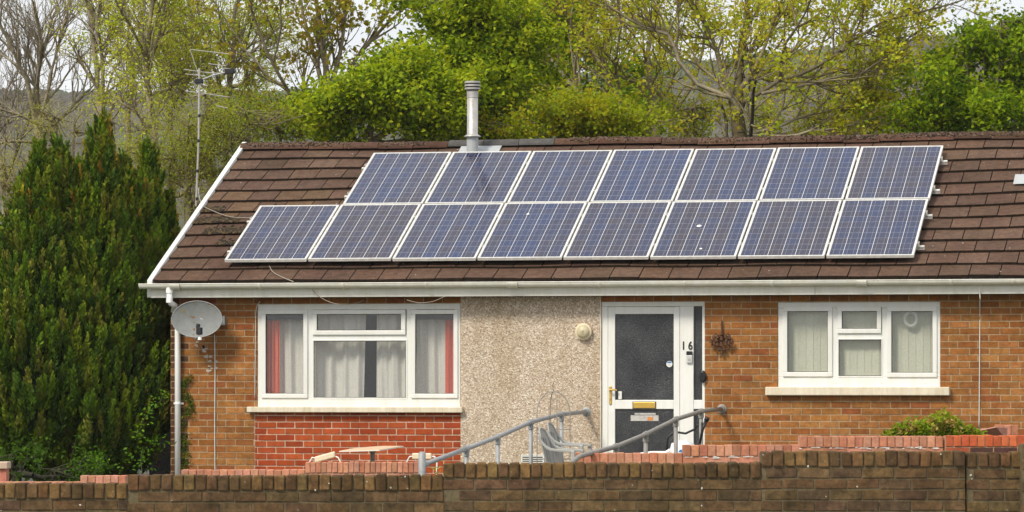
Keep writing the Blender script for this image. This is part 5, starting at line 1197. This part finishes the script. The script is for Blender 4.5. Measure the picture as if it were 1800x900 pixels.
# dense crowns ---------------------------------------------------------
def dense(name, label, cat, D, lobes, pal, seed, n, per=14, size=.075, spread=.09, group=GT, dd=1.1, bark=G_TAN, base=None, gap=.35, aspect=.6, droop=.35, zb=-1.0, dark=None):
    rg = np.random.default_rng(seed); r = random.Random(seed); tot = sum(a[2] * a[3] for a in lobes); pts = []
    bx, by = base or (lobes[0][0], lobes[0][1] + lobes[0][3])
    ph = rg.uniform(0, 6, 6)
    for (px, py, rx, ry) in lobes:
        KS = 20
        for ii in range(int(n * rx * ry / tot)):
            if ii % KS == 0:
                v = rg.normal(0, 1, 3); v /= np.linalg.norm(v); q = rg.uniform(.2, 1) ** .5; v *= q * (rg.uniform(.8, 1.08) if rg.random() < .8 else rg.uniform(1.0, 1.35))
                cen = at_depth(px + v[0] * rx, py + v[2] * ry, D) + FW * float(v[1] * rx / FPX * D * dd); od = (RT * float(v[0]) + FW * float(v[1]) + V3((0, 0, float(v[2]) * .7 + .45))).normalized(); LS = rg.uniform(.25, .62)
            tq = rg.uniform(-.3, 1); sg = .11 * (1.15 - .8 * max(tq, 0)); p = cen + od * (tq * LS) + V3(rg.normal(0, sg, 3).tolist())
            g_ = math.sin(p.x * 3.1 + ph[0]) + math.sin(p.z * 4.3 + ph[1]) + math.sin(p.y * 3.7 + ph[2]) + .8 * math.sin(p.x * 7.3 + p.z * 6.1 + ph[3])
            if g_ < -1.2 + gap * 1.5 and rg.random() < .8: continue
            pts.append(p)
    root_p = at_depth(bx, HOR, D); root_p.z = zb
    t = Tree(seed); hub = at_depth(bx, by, D); t.limb([root_p, root_p * .5 + hub * .5 + rvec(r) * .05, hub], max(.03, .014 * math.sqrt(len(pts))) * .35, .05, bark)
    hubs = []
    for (px, py, rx, ry) in lobes:
        c = at_depth(px, py + ry * .3, D); res = t.limb([hub, (hub + c) / 2 + rvec(r) * .15, c, at_depth(px, py - ry * .6, D)], .045, .012, bark); hubs += [x[0] for x in res[len(res) // 3:]]
    H = np.array([h[:] for h in hubs])
    for p in pts[::3]:
        j = int(np.argmin(((H - np.array(p[:])) ** 2).sum(1) + rg.uniform(0, .1, len(H)))); h = V3(H[j]); m_ = (h + p) / 2 + rvec(r) * .08 - V3((0, 0, .06)); t.segs.append((h, m_, .010, .007, bark)); t.segs.append((m_, p, .007, .004, bark))
    root = empty(name, root_p, label, cat, group); tubes_mesh('trunk_and_branches', t.segs, M['bark'], root)
    leaves_mesh('crown', [p[:] for p in pts], per, spread, size, pal, M['leaf'], root, rg, droop=droop, aspect=aspect); print(name, len(pts) * per)
    return root
LIME = ((.26, .32, .018), (.35, .38, .022), (.18, .24, .016), (.10, .15, .012), (.40, .40, .03))
MID = ((.15, .24, .012), (.20, .29, .015), (.10, .17, .010), (.24, .30, .02))
BRT = ((.18, .26, .016), (.25, .32, .018), (.10, .16, .012), (.30, .34, .02))
OLS = ((.26, .26, .04), (.33, .31, .05), (.19, .20, .035), (.26, .31, .04), (.34, .26, .05))
dense('lime_green_tree', 'large bright lime green tree directly behind the steel flue', 'tree', 57, [(805, 45, 75, 75), (850, 10, 80, 60), (790, 130, 90, 60), (880, 150, 85, 60), (830, 215, 120, 50), (900, 90, 60, 60)], LIME, 31, 3900, 13, .085, .085)
dense('lime_green_tree', 'lower bright lime green tree between the maple and the flue', 'tree', 55.5, [(650, 195, 90, 55), (730, 175, 75, 65), (600, 215, 60, 40), (700, 130, 50, 40), (770, 225, 70, 40)], LIME, 32, 2700, 13, .085, .085)
dense('green_tree', 'dark mid green crown behind the leaning grey limbs', 'tree', 64, [(960, 70, 80, 80), (1030, 140, 90, 80), (930, 170, 80, 80), (1100, 200, 90, 50), (1000, 10, 60, 50)], MID, 33, 3000, 12, .085, .10)
dense('green_tree', 'vivid green tree at the right edge behind the ridge', 'tree', 58, [(1730, 130, 75, 65), (1790, 120, 70, 60), (1680, 175, 65, 60), (1760, 65, 35, 45), (1640, 215, 60, 40), (1770, 210, 110, 45), (1695, 85, 30, 30), (1850, 120, 80, 80)], BRT, 34, 3700, 13, .085, .085, gap=.5)
dense('shrub', 'dull olive green bush behind the ridge left of the maple trunk', 'shrub', 60, [(490, 215, 60, 45), (455, 200, 30, 30), (530, 235, 50, 30)], OLS + MID[:2], 35, 700, 12, .06, .09)
dense('shrub', 'yellow olive bush behind the ridge below the leaning tree', 'shrub', 56, [(980, 215, 80, 45), (1060, 225, 70, 40), (930, 235, 60, 30), (1130, 230, 50, 35)], ((.34, .35, .02), (.27, .30, .02), (.38, .30, .03), (.18, .22, .02)), 36, 1700, 12, .07, .08)
dense('shrub', 'thin olive bush behind the ridge beside the big trunk', 'shrub', 60, [(1220, 215, 50, 45), (1350, 225, 60, 35), (1430, 235, 60, 30), (1530, 225, 70, 35), (1600, 225, 50, 40)], OLS, 37, 1000, 9, .065, .11, gap=.7)
dense('willow_shrub', 'wispy yellow green willow bush behind the aerial pole and verge', 'shrub', 55, [(330, 260, 70, 70), (300, 320, 40, 70), (380, 240, 55, 55), (260, 280, 40, 50), (400, 285, 60, 40), (340, 340, 50, 60), (430, 225, 60, 50), (360, 190, 60, 40)], ((.30, .34, .05), (.36, .38, .08), (.22, .25, .04), (.30, .24, .06)), 38, 2600, 10, .045, .10, gap=.45, aspect=.35)
dense('willow_shrub', 'wispy pale olive undergrowth between the conifer tips and bare trunks', 'shrub', 59, [(130, 260, 60, 50), (200, 240, 60, 40), (60, 330, 60, 70), (10, 300, 50, 80), (250, 230, 50, 40), (100, 225, 120, 30)], ((.34, .33, .09), (.40, .37, .13), (.27, .26, .07)), 39, 1500, 9, .04, .12, gap=.8, aspect=.35)
make_tree('bare_shrub', 'tangle of bare brown twigs left of the conifer', 'shrub', None, 52, [([(20, 470), (15, 420), (5, 360), (-5, 300)], .03, .012, G_TAN), ([(18, 450), (35, 400), (45, 350), (30, 300)], .02, .01, G_DK), ([(10, 470), (0, 430), (-10, 400)], .02, .01, G_TAN), ([(40, 470), (50, 420), (70, 360)], .02, .008, G_TAN)],
    PAR(bark=(.2, .16, .11), twig=(.24, .19, .13), kids=(0, 5, 4, 3), wob=.35, up=.0, ang=.9), 21, dict(BUD, pal=((.3, .24, .17), (.24, .2, .12))), 3, 1.4)

dense('young_birch', 'hazy screen of fine yellow green leaves just left of the aerial', 'tree', 64, [(225, 90, 55, 100), (250, 30, 60, 60), (300, 130, 50, 70)], YG['pal'], 41, 900, 8, .045, .13, gap=.9, aspect=.4, bark=(.26, .22, .14))
dense('young_birch', 'fine leaved birch crown between the aerial and the bronze maple', 'tree', 65, [(370, 70, 50, 90), (455, 90, 50, 90), (420, 30, 60, 50), (430, 150, 60, 50)], YG['pal'], 42, 1300, 8, .045, .13, gap=.8, aspect=.4, bark=(.26, .22, .14))
dense('thin_tree', 'airy olive tree filling the gap right of the spreading tree', 'tree', 66, [(1420, 150, 90, 70), (1530, 150, 90, 70), (1480, 70, 110, 70), (1380, 60, 70, 70)], OLV['pal'], 43, 900, 7, .06, .13, gap=.7, aspect=.6, bark=(.24, .20, .12))
dense('thin_tree', 'airy olive tree between the lime green crown and the spreading tree', 'tree', 66, [(1180, 110, 80, 90), (1100, 50, 80, 70), (960, 20, 60, 40), (1240, 40, 60, 60)], OLV['pal'], 44, 1000, 7, .06, .13, gap=.7, aspect=.6, bark=(.24, .20, .12))
# the big conifer ------------------------------------------------------
CD = 45.6
rg = np.random.default_rng(5); PXC = FPX / CD
#          px, py_bottom, py_top, radius px
cols = [(140, 850, 330, 150), (60, 800, 330, 95), (228, 745, 330, 80), (176, 600, 228, 42), (76, 600, 276, 34), (100, 640, 268, 24), (238, 640, 262, 40), (205, 640, 285, 30), (48, 700, 340, 40), (145, 640, 300, 34), (24, 815, 420, 66), (264, 720, 350, 46), (-40, 850, 470, 90), (160, 560, 262, 26), (118, 560, 285, 22)]
def prof(t): return np.where(t < .28, .48 + .52 * np.sin(np.clip(t / .28, 0, 1) * np.pi / 2), np.clip(1 - ((t - .28) / .72), 0, 1) ** .62)
CC = []
for i, (px, pb, pt, rp) in enumerate(cols):
    c = at_depth(px, HOR, CD) ; dd_ = [.35, -.25, 1.0, .1, -.25, .2, 1.6, .9, .1, .0, -.1, 1.9, .2, .25, .0][i]
    c = c + FW * dd_; CC.append((c.x, c.y, CAM.z + (HOR - pb) / FPX * CD, CAM.z + (HOR - pt) / FPX * CD, rp / PXC))
sp, sd, sL = [], [], []
for i, (cx, cy, z0, z1, rr) in enumerate(CC):
    area = rr * (z1 - z0) * 2 * np.pi; k = int(area * 125)
    t = rg.uniform(0, 1, k); a = rg.uniform(0, 2 * np.pi, k); r_ = prof(t) * rr * rg.uniform(.72, 1.04, k) * (1 + .10 * np.sin(a * 5 + i + t * 3) + .05 * np.sin(a * 11 + t * 9))
    P = np.stack([cx + r_ * np.cos(a), cy + r_ * np.sin(a), z0 + t * (z1 - z0)], -1)
    keep = np.ones(k, bool)
    for j, (qx, qy, w0, w1_, qr) in enumerate(CC):
        if j == i: continue
        tt = (P[:, 2] - w0) / (w1_ - w0); inside = (tt > 0) & (tt < 1) & (np.hypot(P[:, 0] - qx, P[:, 1] - qy) < prof(np.clip(tt, 0, 1)) * qr - .16); keep &= ~inside
    keep &= (P[:, 2] > -.15) & ~((P[:, 0] > -.66) & (P[:, 1] < 7)) & ~((P[:, 2] > 1.7) & (P[:, 0] > -.99) & (P[:, 1] < 4.5)) & ~((P[:, 2] > 1.85) & (P[:, 0] > -1.3) & (P[:, 1] < (P[:, 2] - 2.37) / .468 + .15))
    P = P[keep]; a = a[keep]; t = t[keep]
    D_ = np.stack([np.cos(a) * .26, np.sin(a) * .26, np.ones(len(a))], -1) + rg.normal(0, .10, (len(a), 3)); sp.append(P); sd.append(D_); sL.append(np.where(t > .8, .36, .32) * rg.uniform(.7, 1.35, len(a)))
sp = np.concatenate(sp); sd = np.concatenate(sd); sd /= np.linalg.norm(sd, axis=1, keepdims=True); sL = np.concatenate(sL); ns = len(sp); per = 85
print('sprays', ns)
u = rg.uniform(0, 1, (ns, per)); az = rg.uniform(0, 2 * np.pi, (ns, per))
ref = np.cross(sd, np.array([1., .2, 0])); ref /= np.linalg.norm(ref, axis=1, keepdims=True); r2_ = np.cross(sd, ref)
radial = ref[:, None, :] * np.cos(az)[..., None] + r2_[:, None, :] * np.sin(az)[..., None]
wd = .165 * sL[:, None] * np.sin(np.clip(u * 1.02 + .12, 0, 1.12) / 1.12 * np.pi) ** .8 * (1.15 - .45 * u)
Cn = sp[:, None, :] + sd[:, None, :] * ((u - .4) * sL[:, None])[..., None] + radial * wd[..., None] * rg.uniform(.2, 1, (ns, per, 1))
dl = sd[:, None, :] * 1.0 + radial * .55 + rg.normal(0, .18, (ns, per, 3)); dl /= np.linalg.norm(dl, axis=2, keepdims=True)
sv = np.cross(dl, rg.normal(0, 1, (ns, per, 3))); sv /= np.linalg.norm(sv, axis=2, keepdims=True)
LL = rg.uniform(.04, .08, (ns, per, 1)); ww = sv * LL * .2
V = np.stack([Cn - dl * LL * .5, Cn - ww, Cn + dl * LL * .5, Cn + ww], 2).reshape(-1, 3)
pal = np.array([(.092, .155, .010), (.125, .19, .012), (.060, .11, .010), (.155, .195, .014), (.044, .082, .010), (.16, .165, .025)])
sc_ = pal[rg.integers(0, len(pal), ns)] * rg.uniform(.75, 1.25, (ns, 1))
br = (sp[:, 2] > 2.9) & (rg.random(ns) < .15); sc_[br] = sc_[br] * np.array([1.7, 1.1, .9])
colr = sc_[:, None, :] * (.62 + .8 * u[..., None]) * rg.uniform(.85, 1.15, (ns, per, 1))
con = empty('conifer', V3((CC[0][0], CC[0][1], -.35)), 'big dark green many-tipped conifer filling the left side beside the house', 'tree')
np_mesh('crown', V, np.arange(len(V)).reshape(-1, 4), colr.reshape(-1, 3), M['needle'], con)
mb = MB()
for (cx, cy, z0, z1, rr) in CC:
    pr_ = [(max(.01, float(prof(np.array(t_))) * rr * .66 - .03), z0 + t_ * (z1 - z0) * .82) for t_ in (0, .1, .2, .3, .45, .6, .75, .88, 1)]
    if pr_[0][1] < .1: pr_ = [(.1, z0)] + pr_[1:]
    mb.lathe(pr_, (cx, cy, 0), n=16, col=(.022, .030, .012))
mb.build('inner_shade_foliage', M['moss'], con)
mb = MB(); mb.tube([(CC[0][0], CC[0][1], -.35), (CC[0][0], CC[0][1], 1.5)], [.12, .08], 10, (.12, .08, .05)); mb.build('trunk', M['bark'], con)

# small plants ---------------------------------------------------------
def plant(name, label, cat, pts, per, size, pal, spread, stems, seed, aspect=.55, base=None, droop=.1, col=(.10, .12, .04), group=None):
    rg_ = np.random.default_rng(seed); root = empty(name, base, label, cat, group)
    t = Tree(seed)
    for s_ in stems: t.limb(s_, .005, .003, col)
    if t.segs: tubes_mesh('stems', t.segs, M['bark'], root)
    return leaves_mesh('leaves', [p[:] for p in pts], per, spread, size, pal, M['leaf'], root, rg_, droop=droop, aspect=aspect)
def B_(px, py, D): return at_depth(px, py, D)
BG = ((.14, .26, .02), (.18, .32, .03), (.10, .20, .02))
stem = [B_(240, 770, 43.4), B_(247, 745, 43.3), B_(262, 725, 43.2), B_(280, 705, 43.2), B_(294, 687, 43.2)]
pts = [stem[i] * (1 - t) + stem[i + 1] * t for i in range(4) for t in (0, .33, .66)]
plant('bramble', 'bright green leafy shoot leaning against the house corner', 'bramble', pts, 6, .055, BG, .04, [stem], 51, base=B_(240, 850, 43.4))
stem = [B_(165, 850, 42.6), B_(172, 815, 42.5), B_(170, 800, 42.5)]
plant('bramble', 'small bright shoot rising over the short pink wall', 'bramble', [stem[1], stem[2], B_(176, 808, 42.5), B_(166, 822, 42.5)], 7, .05, BG, .04, [stem], 52, base=B_(165, 850, 42.6))
stem = [B_(250, 850, 43), B_(246, 810, 43), B_(250, 790, 43)]
plant('bramble', 'low leafy bramble at the foot of the conifer beside the downpipe', 'bramble', [B_(x, y, 43.1) for x, y in ((248, 800), (256, 808), (225, 805), (232, 812), (270, 775), (285, 780), (295, 770), (262, 782), (276, 790), (244, 812), (212, 822), (252, 796))], 9, .05, BG[2:] + ((.07, .15, .015),), .05, [stem], 53, base=B_(250, 850, 43))
pts = []; 
for i in range(120):
    y_ = rnd.uniform(660, 735) if i < 70 else rnd.uniform(735, 828); x_ = 329 + (6 if y_ < 735 else 1) * math.sin(y_ * .09) + rnd.gauss(0, 4.5) - (0 if y_ < 735 else 5); pts.append(wp(x_, y_, WY - .03))
plant('climbing_ivy', 'thin ivy climbing the orange brick between downpipe and white cable', 'ivy', pts, 7, .030, ((.10, .17, .02), (.14, .20, .03), (.07, .12, .02), (.17, .15, .04)), .012, [[wp(325, 832, WY - .02), wp(324, 760, WY - .02), wp(330, 700, WY - .02), wp(333, 662, WY - .02)]], 54, base=wp(325, 835, WY - .03))
pts = [B_(x, y, 37.4) for x, y in ((770, 822), (764, 826), (776, 826), (770, 829), (784, 829), (795, 827))]
plant('weed', 'tiny yellow green weed above the street wall beside the fat post', 'weed', pts, 6, .03, ((.42, .40, .03), (.25, .32, .03)), .015, [[B_(770, 845, 37.4), B_(770, 820, 37.4)]], 55, base=B_(770, 845, 37.4))
rg_ = np.random.default_rng(9); pts = []; pts2 = []
for i in range(560):
    x_ = rg_.uniform(-1, 1); h = (1 - abs(x_) ** 2.4) * (.75 + .2 * math.sin(x_ * 7) + .15 * math.sin(x_ * 3 + 1)); v = rg_.uniform(0, 1) ** .6
    p = B_(1642 + x_ * 82, 770 - h * v * 40, 37.1 + rg_.uniform(-.25, .35) * (1 - abs(x_))); (pts2 if rg_.random() < .22 and v > .4 else pts).append(p)
sh = leaves = plant('azalea_shrub', 'low green shrub with faded pinkish flower heads behind the stepped pink wall', 'shrub', pts, 6, .058, ((.17, .25, .02), (.26, .33, .03), (.09, .15, .012), (.28, .28, .05)), .03, [[B_(1642, 800, 37.1), B_(1642 + k, 760, 37.1)] for k in (-50, -20, 10, 40)], 56, aspect=.42, base=B_(1642, 800, 37.1), droop=-.3)
leaves_mesh('faded_flowers', [p[:] for p in pts2], 16, .022, .042, ((.50, .30, .20), (.58, .40, .28), (.38, .20, .13)), M['leaf'], sh.parent, rg_, droop=0, aspect=.5)
for px, py in ((1296, 776), (1380, 776), (1718, 745)):
    pass
# low growth behind the pink walls under the conifer
dense('shrub', 'low dark leaves behind the pink wall at the left edge', 'shrub', 44, [(20, 815, 45, 28), (90, 835, 60, 16)], ((.05, .10, .012), (.08, .15, .02)), 57, 260, 12, .05, .05, group=None, zb=-.35, gap=.2, base=(30, 835), bark=(.04, .035, .02))
# ------------------------------------------------------------------ haze
HZ = True
if HZ:
    mb = MB(); mb.box(-700, 600, -75, 1150, -15, 190)
    m, n, l = new_mat('haze'); pv = n.new('ShaderNodeVolumePrincipled'); o = n.new('ShaderNodeOutputMaterial'); l.new(pv.outputs[0], o.inputs['Volume'])
    pv.inputs['Density'].default_value = .00018; pv.inputs['Color'].default_value = (.86, .9, .96, 1); pv.inputs['Anisotropy'].default_value = .2
    mb.build('haze', m, kind='stuff')
